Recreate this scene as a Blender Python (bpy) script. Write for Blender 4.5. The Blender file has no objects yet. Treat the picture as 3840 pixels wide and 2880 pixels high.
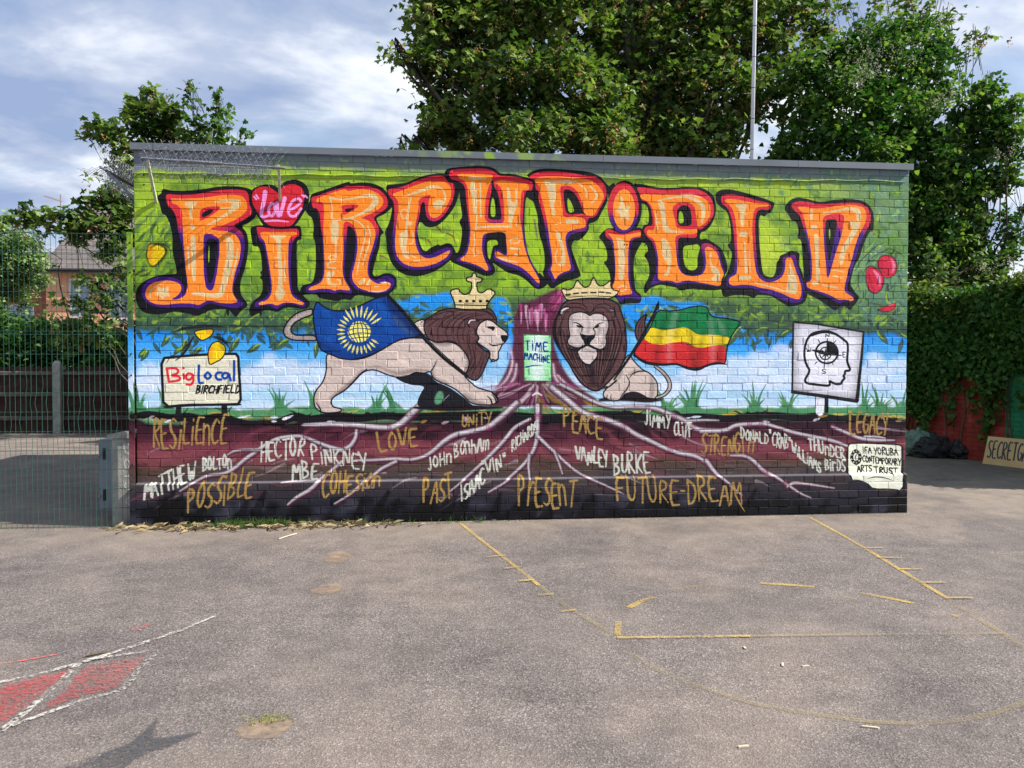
import bpy, math, random
import numpy as np
from mathutils import Vector, Matrix, noise as mnoise

# ---------------------------------------------------------------- numbers of the place
CAM = (2.87595, -7.65135, 1.55)           # eye position, metres
YAW, PITCH, ROLL = 0.095518, 0.024772, 0.000777
FPX, CX, CY = 2883.0, 1920.0, 1440.0      # focal length / centre in photograph pixels
WALL_W, WALL_H = 7.776, 3.588             # painted wall: x 0..W, face on y = 0

def cam_basis():
    fw = np.array([math.sin(YAW)*math.cos(PITCH), math.cos(YAW)*math.cos(PITCH), -math.sin(PITCH)])
    r = np.array([math.cos(YAW), -math.sin(YAW), 0.0]); u = np.cross(r, fw)
    return r*math.cos(ROLL)+u*math.sin(ROLL), -r*math.sin(ROLL)+u*math.cos(ROLL), fw
CR, CU, CF = cam_basis()
def ray(px, py):
    return CF + CR*(px-CX)/FPX - CU*(py-CY)/FPX
def at_y(px, py, Y):
    """point of the place seen at a photo pixel on the vertical plane y = Y"""
    d = ray(px, py); t = (Y-CAM[1])/d[1]
    return (CAM[0]+t*d[0], Y, CAM[2]+t*d[2])
def on_ground(px, py, z=0.0):
    d = ray(px, py); t = (z-CAM[2])/d[2]
    return (CAM[0]+t*d[0], CAM[1]+t*d[1], z)

# ================================================================ camera, sky, sun, exposure
sc = bpy.context.scene
COL = sc.collection
cam_d = bpy.data.cameras.new('camera'); cam = bpy.data.objects.new('camera', cam_d); COL.objects.link(cam)
cam_d.sensor_fit = 'HORIZONTAL'; cam_d.sensor_width = 36.0; cam_d.lens = 36.0*FPX/3840.0
cam_d.clip_start = 0.05; cam_d.clip_end = 2000
M = Matrix(((CR[0], CU[0], -CF[0]), (CR[1], CU[1], -CF[1]), (CR[2], CU[2], -CF[2])))
cam.matrix_world = Matrix.Translation(CAM) @ M.to_4x4()
sc.camera = cam
SUN_EL, SUN_AZ = 40.0, 13.0          # sun stands right of the wall, a little in front of its plane
sd = Vector((math.cos(math.radians(SUN_EL))*math.cos(math.radians(SUN_AZ)), -math.cos(math.radians(SUN_EL))*math.sin(math.radians(SUN_AZ)), math.sin(math.radians(SUN_EL))))
sun_d = bpy.data.lights.new('sun', 'SUN'); sun = bpy.data.objects.new('sun', sun_d); COL.objects.link(sun)
sun_d.energy = 5.0; sun_d.angle = math.radians(0.6); sun_d.color = (1.0, 0.95, 0.86)
sun.rotation_euler = sd.to_track_quat('Z', 'Y').to_euler()
W = bpy.data.worlds.new('World'); sc.world = W; W.use_nodes = True
nt = W.node_tree; nt.nodes.clear()
def N(t, **k):
    n = nt.nodes.new(t)
    for a, b in k.items(): setattr(n, a, b)
    return n
out = N('ShaderNodeOutputWorld'); mixs = N('ShaderNodeMixShader'); bg1 = N('ShaderNodeBackground'); bg2 = N('ShaderNodeBackground')
sky = N('ShaderNodeTexSky'); sky.sky_type = 'NISHITA'; sky.sun_disc = False
sky.sun_elevation = math.radians(SUN_EL); sky.sun_rotation = math.radians(90+SUN_AZ); sky.dust_density = 1.5
bg1.inputs[1].default_value = 0.085
tc = N('ShaderNodeTexCoord'); sep = N('ShaderNodeSeparateXYZ'); nt.links.new(tc.outputs['Generated'], sep.inputs[0])
def mth(op, a, b=None, clamp=False):
    n = N('ShaderNodeMath', operation=op, use_clamp=clamp)
    for i, v in enumerate((a, b)):
        if v is None: continue
        if isinstance(v, (int, float)): n.inputs[i].default_value = v
        else: nt.links.new(v, n.inputs[i])
    return n.outputs[0]
zz = mth('ADD', mth('MAXIMUM', sep.outputs[2], 0.0), 0.22)
comb = N('ShaderNodeCombineXYZ')
nt.links.new(mth('DIVIDE', sep.outputs[0], zz), comb.inputs[0]); nt.links.new(mth('MULTIPLY', mth('DIVIDE', sep.outputs[1], zz), 1.35), comb.inputs[1])
mp = N('ShaderNodeMapping'); mp.inputs['Rotation'].default_value = (0, 0, 0.45); mp.inputs['Location'].default_value = (3.1, 0.7, 0.0)
nt.links.new(comb.outputs[0], mp.inputs[0])
no1 = N('ShaderNodeTexNoise'); no1.inputs['Scale'].default_value = 1.9; no1.inputs['Detail'].default_value = 7; no1.inputs['Roughness'].default_value = 0.5; no1.inputs['Distortion'].default_value = 0.35
no2 = N('ShaderNodeTexNoise'); no2.inputs['Scale'].default_value = 1.7; no2.inputs['Detail'].default_value = 6; no2.inputs['Roughness'].default_value = 0.56; no2.inputs['Distortion'].default_value = 0.25
mp2 = N('ShaderNodeMapping'); mp2.inputs['Location'].default_value = (7.4, 2.3, 1.0); nt.links.new(mp.outputs[0], mp2.inputs[0])
nt.links.new(mp.outputs[0], no1.inputs[0]); nt.links.new(mp2.outputs[0], no2.inputs[0])
r1 = N('ShaderNodeValToRGB'); r1.color_ramp.elements[0].position = .36; r1.color_ramp.elements[1].position = .52
r1.color_ramp.elements[0].color = (.3, .3, .3, 1); r1.color_ramp.elements[1].color = (1, 1, 1, 1)
r2 = N('ShaderNodeValToRGB'); e = r2.color_ramp.elements; e[0].position = .40; e[0].color = (.165, .215, .33, 1); e[1].position = .63; e[1].color = (.50, .52, .56, 1)
m = e.new(.50); m.color = (.25, .29, .38, 1)
nt.links.new(no1.outputs[0], r1.inputs[0]); nt.links.new(no2.outputs[0], r2.inputs[0])
nt.links.new(sky.outputs[0], bg1.inputs[0]); nt.links.new(r2.outputs[0], bg2.inputs[0]); bg2.inputs[1].default_value = 1.0
nt.links.new(r1.outputs[0], mixs.inputs[0]); nt.links.new(bg1.outputs[0], mixs.inputs[1]); nt.links.new(bg2.outputs[0], mixs.inputs[2])
nt.links.new(mixs.outputs[0], out.inputs[0])
sc.view_settings.view_transform = 'Standard'; sc.view_settings.look = 'None'; sc.view_settings.gamma = 1.0
sc.view_settings.exposure = 1.1; sc.view_settings.use_curve_mapping = False
sc.cycles.max_bounces = 6; sc.cycles.diffuse_bounces = 3; sc.cycles.transparent_max_bounces = 12

# ---------------------------------------------------------------- paint engine: flat spray paint of the mural, drawn in wall metres
PPM = 350.0                                # texels per metre
TX0, TX1, TZ0, TZ1 = -0.22, 7.92, -0.02, 3.70
TW, TH = int((TX1-TX0)*PPM), int((TZ1-TZ0)*PPM)
CV = np.zeros((TH, TW, 3), np.float32)     # row 0 = bottom
rnd = random.Random(7)
KPX = PPM/377.0                            # photo pixel -> texel, about

def parse(s):
    return np.array([[float(v) for v in t.split(',')] for t in s.split()], float)
class View:                                # a zoomed crop of the photograph used for tracing
    def __init__(s, x0, y0, k): s.x0, s.y0, s.k = x0, y0, k
    def __call__(s, pts):
        if isinstance(pts, str): pts = parse(pts)
        pts = np.asarray(pts, float)
        P = np.empty((len(pts), 2))
        for i, (x, y) in enumerate(pts[:, :2]):
            q = at_y(s.x0+x/s.k, s.y0+y/s.k, 0.0)
            P[i] = ((q[0]-TX0)*PPM, (q[2]-TZ0)*PPM)
        return P
    def w(s, v): return v/s.k*KPX
V1 = View(500, 520, 2.44); V2 = View(1100, 600, 2.7657); V3 = View(1700, 600, 2.7657)
V4 = View(2200, 640, 2.7657); V5 = View(2750, 640, 2.7657)
L1 = View(1050, 1000, 2.4578); L2 = View(1900, 1000, 2.4578)
S1 = View(500, 1130, 3.53); S2 = View(2700, 1130, 3.0722)
B1 = View(500, 1500, 2.765); B2 = View(1250, 1420, 2.765); B3 = View(1900, 1420, 2.765); B4 = View(2650, 1420, 2.765)
SR = View(0, 0, 1.0)

def chaikin(P, closed, n=2):
    for _ in range(n):
        if closed: A, B = P, np.roll(P, -1, 0)
        else: A, B = P[:-1], P[1:]
        Q = np.empty((2*len(A), P.shape[1])); Q[0::2] = A*.78+B*.22; Q[1::2] = A*.22+B*.78
        if not closed: Q = np.vstack([P[:1], Q, P[-1:]])
        P = Q
    return P
def lin(c):
    c = np.asarray(c, float)/255.0
    return np.where(c <= .04045, c/12.92, ((c+.055)/1.055)**2.4)
def blur(m, r):
    r = int(r)
    if r < 1: return m
    for _ in range(2):
        for ax in (0, 1):
            p = np.pad(m, [(r+1, r) if a == ax else (0, 0) for a in (0, 1)], mode='edge')
            c = np.cumsum(p, axis=ax, dtype=np.float64)
            m = (c[2*r+1:] - c[:-2*r-1]) / (2*r+1) if ax == 0 else (c[:, 2*r+1:] - c[:, :-2*r-1])/(2*r+1)
    return m
def poly_mask(P, pad=0):
    x0 = max(int(P[:, 0].min())-2-pad, 0); x1 = min(int(P[:, 0].max())+3+pad, TW)
    y0 = max(int(P[:, 1].min())-2-pad, 0); y1 = min(int(P[:, 1].max())+3+pad, TH)
    if x1 <= x0 or y1 <= y0: return None
    w, h, S = x1-x0, y1-y0, 3
    cov = np.zeros((h*S, w+2))
    X = P[:, 0]-x0; Y = (P[:, 1]-y0)*S
    for i in range(len(P)):
        xa, ya, xb, yb = X[i-1], Y[i-1], X[i], Y[i]
        if ya == yb: continue
        sg = 1.0
        if ya > yb: xa, ya, xb, yb = xb, yb, xa, ya; sg = -1.0
        r = np.arange(max(int(math.ceil(ya-.5)), 0), min(int(math.ceil(yb-.5)), h*S))
        if len(r) == 0: continue
        x = np.clip(xa + (r+.5-ya)*(xb-xa)/(yb-ya), 0, w)
        ix = x.astype(int); fr = x-ix
        cov[r, ix] += sg*(1-fr); cov[r, ix+1] += sg*fr
    m = np.clip(np.abs(np.cumsum(cov, 1)[:, :w]), 0, 1).reshape(h, S, w).mean(1)
    return x0, y0, m
def comp(x0, y0, m, col, a=1.0):
    h, w = m.shape; R = CV[y0:y0+h, x0:x0+w]
    m = (m*a)[..., None].astype(np.float32)
    if callable(col): C = col(x0, y0, w, h)
    else: C = lin(col).astype(np.float32)
    R += (C-R)*m
def fill(V, s, col, soft=0, a=1.0, sm=2, clip=None):
    P = chaikin(V(s), True, sm) if sm else V(s)
    pad = int(soft*2+2) if soft else 0
    g = poly_mask(P, pad)
    if g is None: return
    x0, y0, m = g
    if soft: m = blur(m, soft)
    if clip is not None: m = m*clip[y0:y0+m.shape[0], x0:x0+m.shape[1]]
    comp(x0, y0, m, col, a)
def clipmask(V, s, sm=2):
    M = np.zeros((TH, TW), np.float32); x0, y0, m = poly_mask(chaikin(V(s), True, sm))
    M[y0:y0+m.shape[0], x0:x0+m.shape[1]] = m; return M
def stroke_px(P, W, col, soft=1.2, a=1.0, clip=None):
    """P texels (n,2), W full widths (n,)"""
    R = W/2; pad = R.max()+soft+2
    x0 = max(int(P[:, 0].min()-pad), 0); x1 = min(int(P[:, 0].max()+pad)+1, TW)
    y0 = max(int(P[:, 1].min()-pad), 0); y1 = min(int(P[:, 1].max()+pad)+1, TH)
    if x1 <= x0 or y1 <= y0: return
    acc = np.zeros((y1-y0, x1-x0))
    for i in range(len(P)-1):
        A, B = P[i], P[i+1]; rm = max(R[i], R[i+1])+soft+1
        a0 = max(int(min(A[0], B[0])-rm), x0); a1 = min(int(max(A[0], B[0])+rm)+1, x1)
        b0 = max(int(min(A[1], B[1])-rm), y0); b1 = min(int(max(A[1], B[1])+rm)+1, y1)
        if a1 <= a0 or b1 <= b0: continue
        X = np.arange(a0, a1)[None, :]+.5; Y = np.arange(b0, b1)[:, None]+.5
        d = B-A; L = d@d+1e-9
        t = np.clip(((X-A[0])*d[0]+(Y-A[1])*d[1])/L, 0, 1)
        D = np.hypot(X-A[0]-t*d[0], Y-A[1]-t*d[1])
        al = np.clip((R[i]+t*(R[i+1]-R[i])-D)/soft+.5, 0, 1)
        sl = acc[b0-y0:b1-y0, a0-x0:a1-x0]; np.maximum(sl, al, out=sl)
    if clip is not None: acc = acc*clip[y0:y1, x0:x1]
    comp(x0, y0, acc, col, a)
def stroke(V, s, w, col, soft=1.2, a=1.0, sm=2, clip=None, closed=False):
    """w: width in the view's units, or a list spread along the stroke"""
    P = V(s)
    if np.isscalar(w): w = [w]
    ww = np.interp(np.linspace(0, 1, len(P)), np.linspace(0, 1, max(len(w), 2)), list(w) if len(w) > 1 else [w[0], w[0]])
    Q = np.column_stack([P, ww*KPX/V.k])
    if closed: Q = np.vstack([Q, Q[:1]])
    if sm: Q = chaikin(Q, closed, sm) if not closed else np.vstack([chaikin(Q[:-1], True, sm), chaikin(Q[:-1], True, sm)[:1]])
    stroke_px(Q[:, :2], Q[:, 2], col, soft, a, clip)
def outline(V, s, w, col=(20, 20, 28), sm=2, soft=1.3):
    stroke(V, s, w, col, soft, 1.0, sm, None, True)
def ell(cx, cy, rx, ry, n=28, a0=0, a1=360, rot=0):
    t = np.radians(np.linspace(a0, a1, n, endpoint=(a1-a0) < 360)); c, s = math.cos(math.radians(rot)), math.sin(math.radians(rot))
    x, y = rx*np.cos(t), ry*np.sin(t)
    return np.column_stack([cx+x*c-y*s, cy+x*s+y*c])
def vgrad(V, ya, yb, ca, cb, xref=None):
    """colour ca above view row ya, cb below yb"""
    za = V([(xref or 900, ya)])[0, 1]; zb = V([(xref or 900, yb)])[0, 1]
    A, B = lin(ca), lin(cb)
    def f(x0, y0, w, h):
        y = np.arange(y0, y0+h)[:, None]+.5 + 9*np.sin(np.arange(x0, x0+w)[None, :]/13.0)
        t = np.clip((y-za)/(zb-za), 0, 1)[..., None]
        return (A+(B-A)*t).astype(np.float32)
    return f
def vnoise(w, h, cell, seed):
    g = np.random.RandomState(seed).rand(int(h/cell)+3, int(w/cell)+3)
    y = np.arange(h)/cell; x = np.arange(w)/cell
    iy, ix = y.astype(int), x.astype(int); fy, fx = y-iy, x-ix
    fy = (fy*fy*(3-2*fy))[:, None]; fx = (fx*fx*(3-2*fx))[None, :]
    a = g[iy][:, ix]; b = g[iy][:, ix+1]; c = g[iy+1][:, ix]; d = g[iy+1][:, ix+1]
    return (a*(1-fx)+b*fx)*(1-fy)+(c*(1-fx)+d*fx)*fy
def dab(V, x, y, L, w, ang, col, a=1.0, soft=1.5, bend=0.25):
    """a tapered brush-like leaf mark"""
    c, s = math.cos(ang), math.sin(ang)
    pts = [(x+c*L*t - s*bend*L*(t*(1-t))*2, y+s*L*t + c*bend*L*(t*(1-t))*2) for t in (0, .25, .5, .75, 1)]
    stroke(V, pts, [w*.35, w, w, w*.6, 1], col, soft, a, 1)
def leafdab(V, x, y, L, w, ang, col, a=1.0, soft=1.2):
    c, s = math.cos(ang), math.sin(ang)
    P = [(0, 0), (.3, .5), (.65, .42), (1, 0), (.65, -.42), (.3, -.5)]
    fill(V, [(x+c*L*u-s*w*v, y+s*L*u+c*w*v) for u, v in P], col, 0, a, 2)

# single stroke hand lettering: glyphs in a 0..1 box, y down
GL = {
'A': '0,1 .5,0 1,1|.2,.62 .8,.62', 'B': '.1,0 .1,1|.1,.02 .75,.12 .7,.4 .1,.5 .85,.62 .85,.88 .1,1', 'C': '1,.15 .6,0 .1,.3 .05,.7 .4,1 1,.85',
'D': '.1,0 .1,1|.1,0 .8,.2 .95,.6 .6,.95 .1,1', 'E': '.95,.03 .1,0 .1,1 1,.97|.1,.5 .75,.47', 'F': '.1,1 .1,0 1,.02|.1,.48 .75,.45',
'G': '.95,.12 .5,0 .1,.35 .1,.75 .5,1 .95,.8 .95,.55 .55,.55', 'H': '.1,0 .1,1|.9,0 .9,1|.1,.52 .9,.48', 'I': '.5,0 .5,1', 'J': '.75,0 .7,.8 .4,1 .05,.8',
'K': '.1,0 .1,1|.95,0 .1,.55 .95,1', 'L': '.1,0 .1,1 .95,.95', 'M': '.02,1 .15,0 .5,.7 .85,0 .98,1', 'N': '.08,1 .1,0 .88,1 .92,0',
'O': '.5,0 .08,.35 .1,.75 .5,1 .9,.7 .92,.3 .5,0', 'P': '.1,1 .1,0 .8,.1 .85,.4 .1,.55', 'R': '.1,1 .1,0 .8,.1 .8,.38 .1,.5 .95,1',
'S': '.95,.1 .5,0 .1,.2 .3,.45 .8,.6 .9,.85 .5,1 .05,.88', 'T': '.5,0 .5,1|0,.03 1,0', 'U': '.08,0 .1,.8 .5,1 .9,.8 .92,0', 'V': '0,0 .5,1 1,0',
'W': '0,0 .25,1 .5,.35 .75,1 1,0', 'Y': '0,0 .5,.5|1,0 .35,1', 'e': '.1,.6 .9,.5 .7,.2 .3,.2 .08,.6 .3,1 .9,.9', 'n': '.1,.2 .1,1|.1,.4 .5,.2 .9,.35 .9,1',
'r': '.15,.2 .15,1|.15,.5 .5,.22 .95,.3', 'd': '.85,0 .85,1|.85,.5 .4,.4 .1,.7 .4,1 .85,.85', 'a': '.85,.3 .85,1|.85,.4 .4,.3 .1,.65 .4,1 .85,.8', 'o': '.5,.3 .1,.5 .15,.85 .5,1 .9,.8 .85,.45 .5,.3',
'h': '.1,0 .1,1|.1,.5 .5,.35 .9,.5 .9,1', 'i': '.5,.32 .5,1|.5,.03 .5,.1', 'l': '.5,0 .5,1', 't': '.5,0 .45,.85 .9,.95|.1,.25 .95,.22', 'm': '.05,.3 .05,1|.05,.45 .3,.3 .5,.45 .5,1|.5,.45 .75,.3 .95,.45 .95,1',
's': '.85,.35 .4,.25 .2,.5 .8,.7 .7,.95 .1,.95', 'y': '.1,.3 .15,.75 .8,.75|.85,.3 .8,1.1 .2,1.2', 'c': '.9,.4 .4,.3 .1,.65 .4,1 .9,.9', '"': '.25,0 .25,.22|.7,0 .7,.22', '-': '.2,.5 .8,.5', "'": '.5,0 .5,.22',
}
NARROW = {'I': .45, 'i': .45, 'l': .45, '"': .6, '-': .6, "'": .4, 'J': .8, 'M': 1.25, 'W': 1.25, 'm': 1.25, ' ': .55}
def text(V, s, x0, y0, x1, y1, h, w, col, slant=0.0, jit=.06, gap=.28, soft=1.2, a=1.0, drip=0.0, h1=None):
    """baseline runs (x0,y0)->(x1,y1) in view units; h letter height"""
    ws = [NARROW.get(c, 1.0)+gap for c in s]; tot = sum(ws)-gap
    dx, dy = (x1-x0), (y1-y0); L = math.hypot(dx, dy); ux, uy = dx/L, dy/L; cell = L/tot; u = 0
    for c, cw in zip(s, ws):
        if c in GL:
            hh = h + ((h1 or h)-h)*u/tot; hh *= 1+rnd.uniform(-jit, jit); gy = rnd.uniform(-jit, jit)*hh; sk = rnd.uniform(-jit, jit)
            for part in GL[c].split('|'):
                P = parse(part); Q = []
                for px, py in P:
                    X = (u+px*(cw-gap))*cell; Y = (1-py)*hh+gy
                    X += (slant+sk)*Y
                    Q.append((x0+ux*X, y0+uy*X-Y+abs(uy)*0))
                stroke(V, Q, [w*rnd.uniform(.75, 1.1), w*rnd.uniform(.95, 1.3), w*rnd.uniform(.55, 1.0)], col, soft, a, 1)
        u += cw

# ================================================================ THE MURAL (flat paint)
def zrow(py, px=1950):
    return (at_y(px, py, 0)[2]-TZ0)*PPM
YY, XX = np.mgrid[0:TH, 0:TW].astype(np.float32)
n1 = vnoise(TW, TH, 70, 1); n2 = vnoise(TW, TH, 26, 2); n3 = vnoise(TW, TH, 9, 3); n4 = vnoise(TW, TH, 160, 4)
def band(stops):
    zs = [zrow(p) for p, _ in stops][::-1]; cs = np.array([lin(c) for _, c in stops])[::-1]
    Yw = YY + (n1-.5)*26 + (n2-.5)*10
    return np.stack([np.interp(Yw, zs, cs[:, i]) for i in range(3)], -1).astype(np.float32)
CV[:] = band([(560, (112, 122, 132)), (640, (118, 132, 120)), (668, (150, 178, 60)), (900, (158, 192, 44)), (1075, (140, 180, 45)),
              (1140, (66, 94, 66)), (1242, (56, 82, 68)), (1262, (30, 138, 226)), (1325, (72, 168, 234)), (1385, (140, 196, 236)), (1440, (200, 218, 242)), (1480, (168, 208, 236)), (1530, (206, 222, 242)),
              (1560, (120, 160, 120)), (1580, (30, 22, 28)), (1600, (66, 30, 44)), (1640, (98, 44, 60)), (1690, (128, 66, 76)), (1722, (110, 60, 66)),
              (1740, (84, 62, 54)), (1778, (74, 64, 62)), (1800, (60, 54, 58)), (1850, (46, 42, 50)), (1880, (36, 36, 46)), (1940, (15, 16, 22))])
def wash(mask, col, a=1.0):
    m = np.clip(mask, 0, 1)[..., None].astype(np.float32)*a
    CV[:] = CV*(1-m)+lin(col).astype(np.float32)*m
up = YY > zrow(1215)
# right end fades to blue green, left end has dark brushed stripes
wash(np.clip((XX-SR([(3020, 900)])[0, 0])/260, 0, 1)*(.85+.6*(n2-.3))*up, (88, 128, 112), .92)
wash(np.clip((XX-SR([(2640, 900)])[0, 0])/260, 0, 1)*np.clip((n2-.55)*5, 0, 1)*up, (84, 130, 108), .7)
wash(np.clip((n1*n2-.32)*6, 0, 1)*up, (112, 150, 52), .6)
wash(np.clip((n3*.6+n2*.6-.78)*6, 0, 1)*up, (176, 208, 60), .5)
wash(np.clip((YY-zrow(640))/14+(n2-.5)*3, 0, 1)*np.clip((n1-.2)*3, 0, 1), (112, 120, 130), .75)
wash(np.clip((YY-zrow(612))/16+(n2-.5)*2, 0, 1), (106, 114, 124), .7)
wash(np.clip(1-(XX-SR([(700, 600)])[0, 0])/90, 0, 1)*np.clip((YY-zrow(680))/20, 0, 1), (108, 114, 124), .8)
gx = np.clip(1-(XX-SR([(960, 600)])[0, 0])/60, 0, 1)
wash(gx*np.clip((YY-zrow(676)+(n1-.5)*40)/14, 0, 1), (112, 118, 128), .88); wash(gx*np.clip((n2-.5)*4, 0, 1)*np.clip((YY-zrow(660))/14, 0, 1), (150, 156, 164), .5)
G_D, G_L, G_M = (54, 84, 66), (160, 196, 40), (92, 128, 60)
K = (20, 20, 27)
for i in range(90):      # vertical brushed marks down the left edge and soft dark greens among the letters
    x = rnd.uniform(505, 800); y = rnd.uniform(760, 1190)
    if x > 505+ (1200-y)*.5+60: continue
    dab(SR, x, y, rnd.uniform(30, 90), rnd.uniform(6, 18), rnd.uniform(1.7, 2.4), rnd.choice([(62, 100, 80), (44, 62, 50), (120, 150, 50), (80, 120, 90)]), .6, 6)
for i in range(150):
    x = rnd.uniform(700, 3350); y = rnd.uniform(700, 1180)
    dab(SR, x, y, rnd.uniform(20, 60), rnd.uniform(6, 16), rnd.uniform(-1.3, .5), rnd.choice([(96, 140, 60), (120, 168, 40), (70, 112, 92), (182, 214, 60), (186, 214, 64)]), .45, 7)
for i in range(46):
    x = rnd.uniform(2660, 3060); y = rnd.uniform(790, 1010)
    dab(SR, x, y, rnd.uniform(16, 46), rnd.uniform(5, 11), rnd.uniform(-.5, .9), (72, 118, 96), .55, 4)
for i in range(420):    # leaf strokes behind the letters, thicker towards their feet
    x = rnd.uniform(660, 3380); y = 1190-abs(rnd.gauss(0, 150))
    if y < 700: continue
    leafdab(SR, x, y, rnd.uniform(24, 60), rnd.uniform(8, 17), rnd.uniform(-.2, 2.2), rnd.choice([(70, 104, 66), (84, 124, 52), (58, 96, 84), (104, 146, 46), (122, 160, 44)]), .62)
for i in range(150):
    x = rnd.uniform(700, 3380); y = rnd.uniform(680, 1150)
    dab(SR, x, y, rnd.uniform(20, 50), rnd.uniform(4, 9), rnd.uniform(-1.2, 1.2), rnd.choice([(190, 214, 66), (86, 130, 96), (64, 92, 60)]), .6, 2.5)
wash(np.clip((n1*.5+n2*.6-.56)*5, 0, 1)*up*(YY < zrow(690)), (84, 120, 44), .6); wash(np.clip((vnoise(TW, TH, 40, 11)-.62)*6, 0, 1)*up*(YY < zrow(700)), (96, 140, 60), .55)
# brighter cream-lime glow between the later letters
wash(np.clip(1-np.hypot((XX-SR([(2870, 900)])[0, 0])/110, (YY-zrow(930))/130), 0, 1)*1.3, (196, 216, 62), .8)

# ---- blue sky showing between the letters and the lions
SB = (34, 146, 232)
for V, q in [(L1, '1040,300 1150,330 1260,250 1400,270 1560,220 1620,330 1560,380 1400,430 1250,480'), (L1, '1930,300 2060,270 2120,380 2160,480 2160,700 2120,860 2000,900 2080,680 2120,620 2000,520'), (L2, '1040,350 1180,350 1230,290 1390,260 1500,330 1800,320 1860,380 1900,450 2100,470 2212,560 2200,760 1060,780 1110,560'), (L2, '480,340 540,310 560,360 470,420')]:
    fill(V, q, SB, 4, 1)
fill(L1, '1990,700 2130,640 2120,880 2080,1000 1900,1060', (150, 198, 238), 14)
fill(L2, '1080,600 1250,620 1250,760 1140,800', (110, 190, 238), 14)
# ---- sky and clouds behind the lions
def cloud(x, y, r, col=(218, 228, 246), a=.62, soft=7): fill(SR, ell(x, y, r, r*.72), col, soft, a, 0)
for cx_, cy_, r in [(560, 1385, 40), (620, 1420, 60), (530, 1440, 60), (1010, 1345, 30), (1010, 1385, 50), (1080, 1380, 50), (1120, 1400, 44), (960, 1410, 60), (1180, 1390, 46),
                    (1240, 1420, 60), (1330, 1410, 44), (1400, 1400, 40), (2600, 1400, 50), (2680, 1395, 60), (2760, 1370, 50), (2850, 1355, 56), (2930, 1320, 42), (2980, 1345, 60), (2880, 1400, 80), (3020, 1400, 70),
                    (3280, 1345, 34), (3290, 1390, 60), (3370, 1370, 40), (2300, 1440, 40), (2500, 1460, 60), (2420, 1420, 40), (3200, 1410, 50)]:
    cloud(cx_, cy_, r)
for i in range(60):
    x = rnd.uniform(520, 3380); y = rnd.uniform(1380, 1510)
    stroke(SR, [(x, y), (x+rnd.uniform(50, 160), y+rnd.uniform(-4, 4))], [4, 12, 3], rnd.choice([(150, 202, 236), (236, 240, 250), (166, 208, 238)]), 8, .6)
# ---- leaf canopy over the sky: ragged dark green with lime dabs
for i in range(520):
    x = rnd.uniform(500, 3400); y = rnd.gauss(1205, 40) + 12*math.sin(x/90)
    if y > 1290 or (1340 < x < 2700 and y > 1240): continue
    leafdab(SR, x, y, rnd.uniform(28, 66), rnd.uniform(9, 20), rnd.uniform(.1, 1.5)+(1.2 if rnd.random() < .4 else 0), rnd.choice([(56, 84, 70), (60, 92, 64), (70, 104, 74), (48, 74, 62)]), .9)
for i in range(260):
    x = rnd.uniform(500, 3400); y = rnd.gauss(1185, 34)
    if y > 1260: continue
    dab(SR, x, y, rnd.uniform(16, 44), rnd.uniform(5, 13), rnd.uniform(-1.2, .6), rnd.choice([(140, 172, 44), (106, 140, 56), (150, 180, 50), (84, 116, 66), (70, 98, 70)]), .7, 4)
for x, y, L, w, an in [(1090, 1270, 90, 26, 2.6), (1190, 1280, 70, 22, 1.7), (1260, 1250, 60, 20, 2.0), (1500, 1195, 70, 24, .4), (1560, 1220, 60, 20, .9), (1620, 1170, 70, 20, -.3), (2060, 1180, 60, 24, 1.7),
                       (2540, 1160, 60, 24, 2.1), (2600, 1215, 90, 30, 2.4), (2780, 1225, 100, 30, 2.2), (2880, 1230, 80, 20, 2.9), (2960, 1240, 60, 24, 2.6), (3290, 1240, 70, 26, .9), (3380, 1250, 80, 24, .3),
                       (640, 1260, 60, 22, 2.3), (700, 1270, 70, 24, 1.9), (760, 1300, 60, 22, 2.5), (900, 1265, 80, 26, 2.2), (980, 1290, 70, 24, 2.6), (560, 1310, 60, 22, 2.2)]:
    leafdab(SR, x, y, L, w, an, (62, 92, 74)); dab(SR, x, y, L*.6, w*.25, an, (150, 186, 46), .8, 2)
# ---- grass along the painted horizon
for i in range(60):
    x = rnd.uniform(505, 3390); fill(SR, ell(x, 1548, rnd.uniform(30, 70), rnd.uniform(10, 26)), rnd.choice([(74, 140, 104), (88, 150, 96), (66, 128, 92)]), 3, .95, 0)
stroke(SR, [(505, 1552), (1100, 1556), (1900, 1550), (2700, 1545), (3390, 1540)], 26, (82, 144, 96), 5, 1)
for i in range(80):
    x = rnd.uniform(505, 3390); dab(SR, x, rnd.uniform(1538, 1566), rnd.uniform(20, 60), rnd.uniform(5, 12), rnd.uniform(-.3, .3), rnd.choice([(196, 158, 46), (204, 176, 80), (170, 140, 50)]), .7, 4)
for bx, n in [(1050, 4), (1180, 3), (620, 3), (1410, 4), (1480, 4), (2600, 5), (2590, 4), (2830, 4), (2950, 4), (3240, 4), (3300, 4), (3380, 3), (520, 3), (1860, 3), (2500, 4)]:
    for k in range(n+3):
        dx = rnd.uniform(-46, 46); hgt = rnd.uniform(40, 125)
        stroke(SR, [(bx+dx*.2, 1550), (bx+dx*.5, 1550-hgt*.6), (bx+dx*1.2, 1550-hgt)], [15, 9, 2], rnd.choice([(54, 112, 76), (66, 132, 88), (84, 140, 80)]), 2, .95)
    fill(SR, [(bx-60, 1556), (bx-20, 1522), (bx, 1500), (bx+26, 1526), (bx+62, 1556)], (70, 132, 90), 2, .9)
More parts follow.
